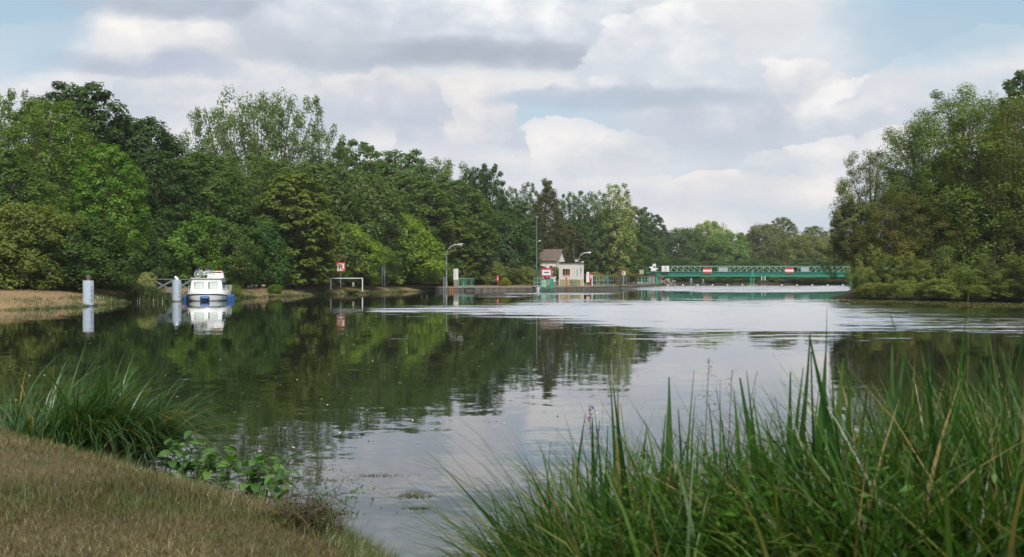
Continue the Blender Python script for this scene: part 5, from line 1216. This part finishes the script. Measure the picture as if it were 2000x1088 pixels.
def blades(base, azm, lean, bend, L, w, segs=5, twist=None, tipw=.04, prof=.35):
    """strips of segs quads; returns V (n*(segs+1)*2, 3) and faces"""
    n = len(base); s = np.linspace(0, 1, segs + 1); th = lean[:, None] + bend[:, None] * s[None] ** 1.4
    ds = (L / segs)[:, None]; dx = np.concatenate([np.zeros((n, 1)), np.cumsum(np.sin((th[:, 1:] + th[:, :-1]) / 2) * ds, 1)], 1)
    dz = np.concatenate([np.zeros((n, 1)), np.cumsum(np.cos((th[:, 1:] + th[:, :-1]) / 2) * ds, 1)], 1)
    ca, sa = np.cos(azm)[:, None], np.sin(azm)[:, None]
    c = np.stack([base[:, :1] + dx * ca, base[:, 1:2] + dx * sa, base[:, 2:] + dz], -1)
    tw = (np.zeros(n) if twist is None else twist)[:, None]
    sx, sy = -np.sin(azm[:, None] + tw), np.cos(azm[:, None] + tw)
    ww = w[:, None] * np.maximum(tipw, np.minimum(1, (1 - s) / (1 - prof)) * np.minimum(1, .6 + s * 3))[None] / 2
    side = np.stack([sx * ww, sy * ww, np.zeros_like(ww)], -1)
    V_ = np.stack([c - side, c + side], 2).reshape(-1, 3)
    k = (segs + 1) * 2; i = (np.arange(n)[:, None] * k + np.arange(segs)[None] * 2).ravel()
    return V_, np.stack([i, i + 1, i + 3, i + 2], 1)
def fmesh(name, V_, Fc, m, parent=None, link=True, smooth_=True):
    me = bpy.data.meshes.new(name); me.vertices.add(len(V_)); me.vertices.foreach_set('co', V_.astype(np.float32).ravel())
    me.loops.add(Fc.size); me.loops.foreach_set('vertex_index', Fc.astype(np.int32).ravel())
    me.polygons.add(len(Fc)); me.polygons.foreach_set('loop_start', np.arange(0, Fc.size, 4, dtype=np.int32)); me.update(calc_edges=True); me.materials.append(m)
    if smooth_: me.polygons.foreach_set('use_smooth', np.ones(len(Fc), bool))
    if not link: return me
    o = bpy.data.objects.new(name, me); COL.objects.link(o)
    if parent is not None: o.parent = parent
    return o
# cut dry grass on the near bank: standing stubble and lying straw
n = 250000; yy = 3.2 + (rng.uniform(0, 1, n) ** .75) * 11.5; xx = rng.uniform(-.70, .08, n) * yy + .2
z, s_ = near_z(xx, yy); k = s_ > .06; xx, yy, z, s_ = xx[k], yy[k], z[k], s_[k]
k = rng.uniform(0, 1, len(xx)) < np.clip(.35 + .65 * (vnoise(xx * 2.2, yy * 2.2, 31) + .6), .25, 1); xx, yy, z, s_ = xx[k], yy[k], z[k], s_[k]; n = len(xx)
tuft = np.clip(vnoise(xx * 1.3, yy * 1.3, 22), 0, 1); edgeh = np.exp(-s_ / .35)
V_, Fc = blades(np.stack([xx, yy, z - .004], 1), rng.uniform(0, 6.28, n), rng.uniform(.2, 1.5, n) * (1 - tuft * .4), rng.uniform(-.3, .9, n), rng.uniform(.025, .08, n) * (1 + tuft * .8 + edgeh * 1.6), rng.uniform(.0035, .007, n), 2, rng.uniform(-1, 1, n))
stuff(fmesh('dry_grass', V_, Fc, M['dry']), 'short dry brown mown grass covering the near bank', 'grass')
n = 26000; yy = 4 + rng.uniform(0, 1, n) * 9.5; xx = rng.uniform(-.6, 0, n) * yy; z, s_ = near_z(xx, yy); tf = vnoise(xx * 1.7, yy * 1.7, 41) + .5 * vnoise(xx * 5, yy * 5, 42); k = (s_ > .05) & (tf > rng.uniform(.05, 1.1, n)); xx, yy, z = xx[k], yy[k], z[k]; n = len(z)
V_, Fc = blades(np.stack([xx, yy, z - .004], 1), rng.uniform(0, 6.28, n), rng.uniform(.1, .9, n), rng.uniform(0, 1.4, n), rng.uniform(.03, .085, n), rng.uniform(.003, .006, n), 3, rng.uniform(-1, 1, n))
stuff(fmesh('green_grass_tufts', V_, Fc, M['shore_grass']), 'scattered green grass tufts in the dry near bank', 'grass')
# green and dry fringe along the very edge
n = 9000; t_ = rng.uniform(0, 1, n); ln = np.array(near_shore[1:11]); seg = np.interp(t_, np.linspace(0, 1, len(ln)), np.arange(len(ln))); i0 = np.minimum(seg.astype(int), len(ln) - 2); fr_ = seg - i0
bp_ = ln[i0] * (1 - fr_)[:, None] + ln[i0 + 1] * fr_[:, None]; bp_ = bp_ - np.stack([rng.uniform(0, .5, n) * .7, rng.uniform(0, .5, n) * .7], 1); z, s_ = near_z(bp_[:, 0], bp_[:, 1]); k = (s_ > -.05); bp_, z = bp_[k], z[k]; n = len(z)
V_, Fc = blades(np.column_stack([bp_, z - .01]), rng.uniform(-.8, 1.8, n), rng.uniform(.1, .9, n), rng.uniform(0, 1.4, n), rng.uniform(.06, .20, n), rng.uniform(.003, .006, n), 4, rng.uniform(-1, 1, n))
stuff(fmesh('bank_edge_grass', V_, Fc, M['shore_grass']), 'ragged green and brown grass fringe along the near water edge', 'grass')

# sedge clump beside the mown bank
t = thing('sedge_clump', 'big arching clump of dark green sedge hanging over the water beside the mown bank', 'sedge', (X(150, 11.9), 11.9, .1))
def local(n, xs, ys, zz): return np.stack([rng.uniform(*xs, n), rng.uniform(*ys, n), np.full(n, zz)], 1)
n = 1900; b0_ = np.stack([rng.normal(.12, .40, n).clip(-.75, .8), rng.normal(0, .22, n), np.full(n, .0)], 1)
azm = rng.normal(.0, .75, n) + np.where(b0_[:, 0] < -.35, rng.uniform(0, 2.6, n), 0)
V_, Fc = blades(b0_, azm, rng.uniform(.05, .7, n) + np.clip(b0_[:, 0], 0, 1) * .35, rng.uniform(.7, 2.6, n), rng.uniform(.6, 1.4, n), rng.uniform(.013, .023, n), 8, rng.uniform(-.8, .8, n))
stuff(fmesh('fine_blades', V_, Fc, M['sedge'], t))
SED = [fmesh('leaf', *blades(np.zeros((1, 3)), np.zeros(1), np.array([a_]), np.array([b_]), np.ones(1), np.array([.034]), 10, np.array([.4])), M['sedge'], link=False) for a_, b_ in ((.05, .3), (.15, .9), (.3, 1.7), (.1, 1.3))]
for i in range(44):
    o = bpy.data.objects.new('leaf', SED[i % 4 if i > 9 else 0]); COL.objects.link(o); o.parent = t
    L = random.uniform(.85, 1.35); o.scale = (L, L, L); o.location = (random.gauss(-.1, .35), random.uniform(-.3, .2), .0); o.rotation_euler = (random.uniform(-.05, .05), random.uniform(-.05, .1), random.gauss(.1, .9))
for dx_, dy_, lz, az_ in ((-.58, -.3, .62, 2.6), (-.50, -.34, .35, .4), (.75, -.38, .5, .2)):
    V_, Fc = blades(np.array([[dx_, dy_, .12]]), np.array([az_]), np.array([.2 if az_ > 1 else 1.2]), np.array([.9]), np.array([lz]), np.array([.03]), 8, np.array([1.2])); o = fmesh('withered_leaf', V_, Fc, M['amber'], t)

# reed clump on the far bank by the footbridge, and grass tufts along that waterline
t = thing('reed_clump', 'rounded green reed clump on the waterline before the grey footbridge', 'reeds', (X(282, 95), 95, .0))
n = 3600; b0_ = np.stack([rng.normal(0, .75, n).clip(-1.5, 1.7), rng.normal(.5, .6, n), np.zeros(n)], 1); hh = np.clip(1.25 - .28 * np.abs(b0_[:, 0]) ** 1.6, .4, 2)
V_, Fc = blades(b0_, rng.uniform(0, 6.28, n), rng.uniform(.05, .5, n), rng.uniform(.2, 1.6, n), rng.uniform(.8, 1.6, n) * hh, rng.uniform(.025, .05, n), 4)
stuff(fmesh('reed_blades', V_, Fc, M['shore_grass'], t))
lp = np.array(left[:]); cum = np.concatenate([[0], np.cumsum(np.hypot(*np.diff(lp, axis=0).T))])
def along(n, dmin, dmax, power=1.0):
    u = rng.uniform(cum[-1] * .13, cum[-1], n); x = np.interp(u, cum, lp[:, 0]); y = np.interp(u, cum, lp[:, 1]); x2 = np.interp(u + .5, cum, lp[:, 0]); y2 = np.interp(u + .5, cum, lp[:, 1])
    nx, ny = -(y2 - y), x2 - x; l = np.hypot(nx, ny) + 1e-6; d_ = dmin + (dmax - dmin) * rng.uniform(0, 1, n) ** power; return x + nx / l * d_, y + ny / l * d_, d_
prof_d = [0, .3, .8, 1.5, 2.5, 4, 6, 8, 11, 16]; prof_z = [.02, .20, .38, .55, .74, .95, 1.08, 1.10, 1.05, 1.0]
n = 95000; x, y, d_ = along(n, .9, 15); z = np.interp(d_, prof_d, prof_z)
V_, Fc = blades(np.stack([x, y, z - .03], 1), rng.uniform(0, 6.28, n), rng.uniform(.1, 1.2, n), rng.uniform(0, .8, n), rng.uniform(.06, .20, n), rng.uniform(.02, .05, n), 1)
stuff(fmesh('dry_bank_grass', V_, Fc, M['far_grass']), 'dry straw-coloured grass on the bank across the water', 'grass')
n = 42000; x, y, d_ = along(n, -.25, 1.9, 1.8); tn = vnoise(x * .55, y * .55, 77) + vnoise(x * 2, y * 2, 78) * .5; k = tn > rng.uniform(-.9, .5, n); x, y, d_, tn = x[k], y[k], d_[k], tn[k]; n = len(x); z = np.interp(d_, prof_d, prof_z)
V_, Fc = blades(np.stack([x, y, z - .05], 1), rng.uniform(0, 6.28, n), rng.uniform(.1, .8, n), rng.uniform(0, 1.2, n), rng.uniform(.12, .34, n) * (1 + .6 * np.clip(tn, 0, 1)), rng.uniform(.02, .045, n), 2)
stuff(fmesh('waterside_grass', V_, Fc, M['shore_grass']), 'patchy green tufts along the foot of the dry bank', 'grass')
# quay-side grass
qa = np.array(qp); qc = np.concatenate([[0], np.cumsum(np.hypot(*np.diff(qa, axis=0).T))]); n = 14000
u = rng.uniform(0, qc[-1] * .9, n); x = np.interp(u, qc, qa[:, 0]); y = np.interp(u, qc, qa[:, 1]); d_ = rng.uniform(.9, 9, n)
V_, Fc = blades(np.stack([x - d_ * .25, y + d_ * .95, np.interp(d_, [.45, 3, 8, 20], [.6, .66, .8, .95]) - .02], 1), rng.uniform(0, 6.28, n), rng.uniform(.1, 1.1, n), rng.uniform(0, .8, n), rng.uniform(.08, .28, n), rng.uniform(.03, .07, n), 1)
stuff(fmesh('quay_grass', V_, Fc, M['far_grass']), 'thin dry grass growing behind the quay edge', 'grass')

# right-hand foreground: irises, fine sedge and leafy herbs
def top_py(px): return np.interp(px, [700, 860, 950, 1050, 1100, 1200, 1300, 1400, 1500, 1600, 1700, 1800, 1900, 2000, 2300], [1100, 1090, 1010, 935, 885, 840, 830, 800, 815, 790, 765, 740, 725, 720, 715])
def dist_of(px): return np.interp(px, [700, 900, 1100, 1300, 1500, 2000, 2400], [7.6, 7.1, 6.4, 5.9, 5.6, 5.3, 5.3])
IR = []
for k in range(10):
    ln_, bn_ = [(.02, .10), (.05, .22), (.0, .05), (.10, .5), (.05, .9), (.12, 1.3), (.02, .15), (.08, .3), (.0, .3), (.1, 1.8)][k]; sg = 12
    s = np.linspace(0, 1, sg + 1); th = ln_ + bn_ * s ** 2; xx = np.concatenate([[0], np.cumsum(np.sin((th[1:] + th[:-1]) / 2) / sg)]); zz = np.concatenate([[0], np.cumsum(np.cos((th[1:] + th[:-1]) / 2) / sg)])
    w_ = .017 * np.clip(np.minimum(.7 + s * 1.2, ((1 - s) / .55) ** .8), .03, 1) * random.uniform(.85, 1.25); tw = random.uniform(-.5, .5) * s + random.uniform(-.8, .8)
    vs = np.stack([np.stack([xx - np.sin(tw) * 0 + q * w_ * np.cos(tw + 1.57), q * w_ * np.sin(tw + 1.57) + (abs(q) < .5) * .003, zz], 1) for q in (-1, 0, 1)], 1).reshape(-1, 3)
    f = np.array([[i * 3 + j, i * 3 + j + 1, (i + 1) * 3 + j + 1, (i + 1) * 3 + j] for i in range(sg) for j in (0, 1)])
    IR.append(fmesh('leaf', vs, f, M['iris'], link=False))
ord_ = ['leaning', 'thin', 'upright', 'wide', 'dense']
IRP = [(1075, 0, 'iris clump nearest the open water with one long leaf leaning far out'), (1118, 0, 'slim iris clump just past the long leaning leaf'), (1165, 0, 'low iris clump among purple loosestrife flowers'),
       (1222, 35, 'iris clump whose tall outer leaf cuts the tree reflection'), (1285, 40, 'iris clump with single tall leaf against the bright reflection'), (1345, 25, 'iris clump with close pair of straight tall leaves'),
       (1408, 0, 'short bent iris clump in the dip between the tall groups'), (1470, 0, 'short iris clump behind the leafy herbs'), (1535, 70, 'tall iris clump with the pale sword leaves standing highest'),
       (1590, 85, 'tall dense iris clump right beside the highest sword leaves'), (1640, 70, 'tall iris clump past the highest sword leaves, with dark leaves'), (1705, 30, 'iris clump before the dark willow reflection'),
       (1765, 25, 'iris clump with drooping leaves under the wooded bank'), (1825, 45, 'iris clump with folded straw-tipped leaf'), (1880, 35, 'upright iris clump near the edge of the reed bed'), (1940, 40, 'broad iris clump next to the last one of the reed bed'), (1995, 35, 'last iris clump at the edge of the reed bed')]
for i, (px, ex, lb) in enumerate(IRP):
    Y_ = float(dist_of(px)) + random.uniform(-.25, .35); gx_, gy_ = X(px, Y_), Y_; gz = float(near_z(np.array([gx_]), np.array([gy_]))[0][0]); gz = max(gz, -.1)
    t = thing('iris_clump', lb, 'iris', (gx_, gy_, gz), 0, 'iris clumps of the near reed bed')
    Ht = Z(float(top_py(px)) - ex, Y_) - gz
    for k in range(17):
        v = random.choice([0, 1, 2, 6, 7, 8, 0, 2] if k < 6 else [3, 4, 5, 9, 4, 5, 1, 7]); o = bpy.data.objects.new('leaf', IR[v]); COL.objects.link(o); o.parent = t
        L = Ht * (random.uniform(.95, 1.2) if k < 4 else random.uniform(.62, 1.02)); o.scale = (L * .95, L * random.uniform(.8, 1.3), L)
        o.location = (random.gauss(0, .07), random.gauss(0, .09), -.03); o.rotation_euler = (random.gauss(0, .07), random.gauss(-.02, .10), random.uniform(0, 6.28))
    if i == 0:
        V_, Fc = blades(np.array([[.16, -.25, .05]]), np.array([math.pi]), np.array([.50]), np.array([.32]), np.array([1.42]), np.array([.036]), 12, np.array([1.25])); fmesh('leaf', V_, Fc, M['iris'], t)
# fine sedge blades, past counting
def reedfield(n, pxr, up, wid, Lf, seed, segs=6, lean=(.05, .6), bend=(.2, 1.6), leftbias=0):
    g = np.random.default_rng(seed); px = g.uniform(*pxr, n); Yd = dist_of(px) + g.normal(0, .45, n) - .1; xx = (px - 1000) * Yd / F; z, s_ = near_z(xx, Yd); z = np.maximum(z, -.05)
    H = CAM_Z - (top_py(px) - up - 544) * Yd / F - z; L = np.maximum(.25, H * g.uniform(*Lf, n)); az = g.uniform(0, 6.28, n)
    if leftbias: az = np.where(g.uniform(0, 1, n) < leftbias, g.normal(math.pi, .5, n), az)
    return blades(np.stack([xx, Yd, z - .02], 1), az, g.uniform(*lean, n), g.uniform(*bend, n), L, g.uniform(*wid, n), segs, g.uniform(-1, 1, n))
VV = []; FF = []; off = 0
for a_ in (dict(n=3200, pxr=(1010, 2250), up=0, wid=(.010, .022), Lf=(.55, 1.12), seed=1), dict(n=4200, pxr=(1080, 2250), up=28, wid=(.022, .040), Lf=(.6, 1.1), seed=2, lean=(0, .55), bend=(.2, 2.2)),
           dict(n=330, pxr=(985, 1150), up=25, wid=(.012, .022), Lf=(.7, 1.25), seed=3, lean=(.1, .8), bend=(.6, 1.9), leftbias=.7), dict(n=4200, pxr=(1520, 2250), up=62, wid=(.024, .042), Lf=(.72, 1.08), seed=6, lean=(0, .5), bend=(.3, 2.4)), dict(n=120, pxr=(1000, 1200), up=60, wid=(.005, .009), Lf=(1.0, 1.6), seed=4, lean=(.1, .7), bend=(.8, 1.6), leftbias=.8)):
    v_, f_ = reedfield(**a_)
    if a_.get('segs', 6) == 6: VV.append(v_); FF.append(f_ + off); off += len(v_)
stuff(fmesh('reed_bed', np.concatenate(VV), np.concatenate(FF), M['reed']), 'tangled mass of green sedge and reed blades filling the near corner', 'reeds')
# leafy herbs: many small paired leaves on thin stems
g = np.random.default_rng(55); PP = []; NN = []; SZ = []
for i in range(300):
    px = g.choice([g.uniform(1200, 1650), g.uniform(1200, 1650), g.uniform(1050, 2000)]); Y_ = float(dist_of(px)) - g.uniform(-.15, .9); x0 = X(px, Y_); z0 = float(near_z(np.array([x0]), np.array([Y_]))[0][0]); z0 = max(0, z0)
    H = (Z(float(top_py(px)) + g.uniform(80, 330), Y_) - z0); H = max(.2, H); k = int(34 * H / .8) + 8; s = g.uniform(.15, 1, k) ** .8; a_ = g.uniform(0, 6.28); le = g.uniform(0, .45)
    c = np.stack([x0 + math.cos(a_) * le * s ** 2 * H, Y_ + math.sin(a_) * le * s ** 2 * H, z0 + H * s], 1) + g.normal(0, .045, (k, 3)); PP.append(c)
    nn = g.normal(0, .5, (k, 3)) + np.array([0, 0, 1.0]); NN.append(nn / np.linalg.norm(nn, axis=1)[:, None]); SZ.append(g.uniform(.022, .05, k) * g.uniform(.8, 1.3))
PP = np.concatenate(PP); NN = np.concatenate(NN); SZ = np.concatenate(SZ)
stuff(quads('herb_foliage', kites(PP, NN, SZ, g, .45), len(PP), M['herb']), 'fresh green leafy herbs growing through the near reeds', 'herbs')
# loosestrife spikes
for px, py, l in ((1152, 792, 'purple loosestrife spike, the higher one among the low irises'), (1167, 838, 'purple loosestrife spike, the lower one among the low irises')):
    Y_ = float(dist_of(px)); t = thing('loosestrife', l, 'flower', (X(px, Y_), Y_, .05)); H = Z(py, Y_) - .05
    b = MB(); b.tube([(0.05, 0, 0), (.02, 0, H * .6), (0, 0, H)], [.004, .003, .0015], 5); b.build('stem', M['herb'], t)
    g = np.random.default_rng(px); k = 40; c = np.stack([g.normal(0, .008, k), g.normal(0, .008, k), g.uniform(H - .16, H, k)], 1); quads('blossom', kites(c, unit(k, g), g.uniform(.010, .018, k), g, .7), k, M['purple'], t)
# seed-head stems
for px, py, l in ((1385, 700, 'thin seeding weed stem rising between the iris groups'), (1430, 722, 'second thin seeding weed stem, bending towards the tall irises'), (1655, 860, 'straw-coloured withered seed head in the middle of the reed bed')):
    Y_ = float(dist_of(px)) - (.6 if px == 1655 else 0); t = thing('weed_stem', l, 'weed', (X(px, Y_) - .05, Y_, .05)); H = Z(py, Y_) - .05
    b = MB(); b.tube([(0, 0, 0), (.02, 0, H * .6), (.05, 0, H)], [.004, .003, .0015], 5); b.build('stem', M['twig'], t)
    g = np.random.default_rng(px); k = 90; zz = g.uniform(H * .72, H, k); c = np.stack([.05 + g.normal(0, .02, k) * (H - zz + .1) * 4, g.normal(0, .02, k), zz], 1); stuff(quads('seed_head', kites(c, unit(k, g), g.uniform(.008, .016, k), g, .5), k, M['dry'], t))

# broad-leaved plant on the water edge: every leaf a part
t = thing('leafy_shoots', 'low sprawling broad-leaved green shoots between sedge clump and brush heap', 'plant', (X(430, 9.9), 9.9, .0))
LF = []
for k in range(4):
    b = MB(); n = 6; vs = []
    for i in range(n + 1):
        s = i / n; w_ = .36 * math.sin(math.pi * min(1, s * .96 + .03)) ** .75; zc_ = .10 * math.sin(math.pi * s) - .22 * s * s * (k % 3)
        vs += [(-w_, s, zc_ + .07), (0, s, zc_), (w_, s, zc_ + .07)]
    b.add(vs, [(3*i + j, 3*i + j + 1, 3*i + j + 4, 3*i + j + 3) for i in range(n) for j in (0, 1)]); o = b.build('leaf', M['leafone'], smooth=True); LF.append(o.data); bpy.data.objects.remove(o)
g = random.Random(9); st_ = MB(); nl = 0
for i in range(30):
    u = i / 29; px = 318 + 225 * u + g.uniform(-14, 14); Y_ = 10.6 - 1.7 * u + g.uniform(-.15, .25); base = Vector((X(px, Y_), Y_, -.02)); topy = (885 if i not in (5, 6) else 848) + 45 * u + g.uniform(-8, 40); H = max(.36, Z(topy, Y_) + .14)
    a_ = g.uniform(-.6, 1.2); pts = [base + Vector((math.cos(a_) * .12 * s * s, math.sin(a_) * .1 * s, H * s)) for s in (0, .35, .7, 1)]
    pts = [p - Vector(t.location) for p in pts]; st_.tube(pts, [.006, .005, .004, .002], 5)
    for k in range(10):
        if nl >= 295: break
        nl += 1; s = .2 + .8 * (k + 1) / 10; q = s * 3; j = min(2, int(q)); p = pts[j].lerp(pts[j + 1], q - j); o = bpy.data.objects.new('leaf', LF[g.randrange(4)]); COL.objects.link(o); o.parent = t
        o.location = p; L = g.uniform(.075, .13); o.scale = (L, L, L); o.rotation_euler = (g.uniform(-.6, .5), g.uniform(-.4, .4), k * 2.4 + g.uniform(-.5, .5))
st_.build('stems', M['twig'], t)
# brush heap at the tip of the near bank
t = thing('brush_heap', 'tangled brown heap of dead stems and straw at the tip of the near bank', 'brush heap', (X(592, 8.3), 8.3, .20)); t.scale = (1.15, 1.1, 1.15)
b = MB(); g = random.Random(4)
for i in range(130):
    c = Vector((g.gauss(0, .13), g.gauss(0, .1), abs(g.gauss(0, .07)))); d_ = Vector((g.gauss(0, 1), g.gauss(0, .6), g.gauss(.1, .45))).normalized() * g.uniform(.05, .16); b.tube([c - d_, c + Vector((0, 0, g.uniform(0, .03))), c + d_], [.002, .0035, .001], 4, cap=False)
for i in range(16):
    c = Vector((g.uniform(-.25, .25), g.uniform(-.1, .1), .05)); b.tube([c, c + Vector((g.gauss(0, .06), 0, g.uniform(.1, .26)))], [.003, .001], 4, cap=False)
stuff(b.build('twigs', M['twig'], t))
n = 1500; g2 = np.random.default_rng(8); bb = np.stack([g2.normal(0, .15, n), g2.normal(0, .12, n), np.abs(g2.normal(0, .06, n))], 1)
V_, Fc = blades(bb, g2.uniform(0, 6.28, n), g2.uniform(.5, 1.9, n), g2.uniform(0, 1.4, n), g2.uniform(.06, .17, n), g2.uniform(.003, .006, n), 4); stuff(fmesh('straw', V_, Fc, M['dry'], t))
k = 160; c = np.stack([g2.normal(.12, .16, k), g2.normal(0, .08, k), g2.uniform(.04, .24, k)], 1); stuff(quads('sprigs', kites(c, unit(k, g2), g2.uniform(.02, .04, k), g2, .4), k, M['herb'], t))

# things floating on the water
def flat(n, pts, size, m, name, label, cat, z=.006):
    g = np.random.default_rng(n); N_ = np.tile([0, 0, 1.0], (n, 1)) + g.normal(0, .08, (n, 3)); N_ /= np.linalg.norm(N_, axis=1)[:, None]
    return stuff(quads(name, kites(np.column_stack([pts, np.full(n, z)]), N_, g.uniform(.5, 1.4, n) * size, g, .5), n, m), label, cat)
g = np.random.default_rng(3); pts = []
for cx, cy, w_, h_, n in ((735, 929, 42, 3, 150), (630, 915, 40, 6, 90), (640, 938, 60, 8, 120), (812, 968, 30, 6, 260), (815, 993, 25, 2, 90), (590, 950, 50, 14, 80)):
    px = g.normal(cx, w_ * .6, n); py = g.normal(cy, h_ * .6, n); Y_ = CAM_Z * F / (py - 544); pts.append(np.stack([(px - 1000) * Y_ / F, Y_], 1))
pts = np.concatenate(pts); flat(len(pts), pts, .022, M['weed'], 'floating_weeds', 'thin scraps of weed floating near the bank', 'water weed')
n = 330; Y_ = g.uniform(13, 60, n); pts = np.stack([g.uniform(-.45, .12, n) * Y_, Y_], 1); flat(n, pts, .05, M['seed'], 'floating_fluff', 'tiny pale specks of fluff scattered over the dark water', 'fluff', .008)
pts = []
for cx, cy, w_, h_, n in ((1830, 592, 190, 2.2, 2600), (1960, 598, 110, 2.6, 2200), (1760, 589, 90, 1.2, 900)):
    px = g.uniform(cx - w_, cx + w_, n); py = g.normal(cy + (px - cx) * .02, h_ * .5, n); Y2 = CAM_Z * F / (py - 544); pts.append(np.stack([(px - 1000) * Y2 / F, Y2], 1))
pts = np.concatenate(pts); flat(len(pts), pts, .34, M['weed'], 'floating_leaf_mat', 'yellow-green mat of floating leaves before the willows', 'water plants', .012)

# ------------------------------------------------------------------ air
if HAZE:
    b = MB(); b.box((0, 1900, 12.5), (9000, 4200, 30)); hz_ = b.build('haze', M['seed']); hz_.data.materials.clear()
    hm = bpy.data.materials.new('haze_air'); hm.use_nodes = True; t = hm.node_tree; t.nodes.clear()
    v_ = t.nodes.new('ShaderNodeVolumePrincipled'); v_.inputs['Color'].default_value = (.86, .90, .95, 1); v_.inputs['Density'].default_value = HAZE; v_.inputs['Anisotropy'].default_value = .1
    o = t.nodes.new('ShaderNodeOutputMaterial'); t.links.new(v_.outputs[0], o.inputs['Volume']); hz_.data.materials.append(hm)
    hz_['kind'] = 'stuff'
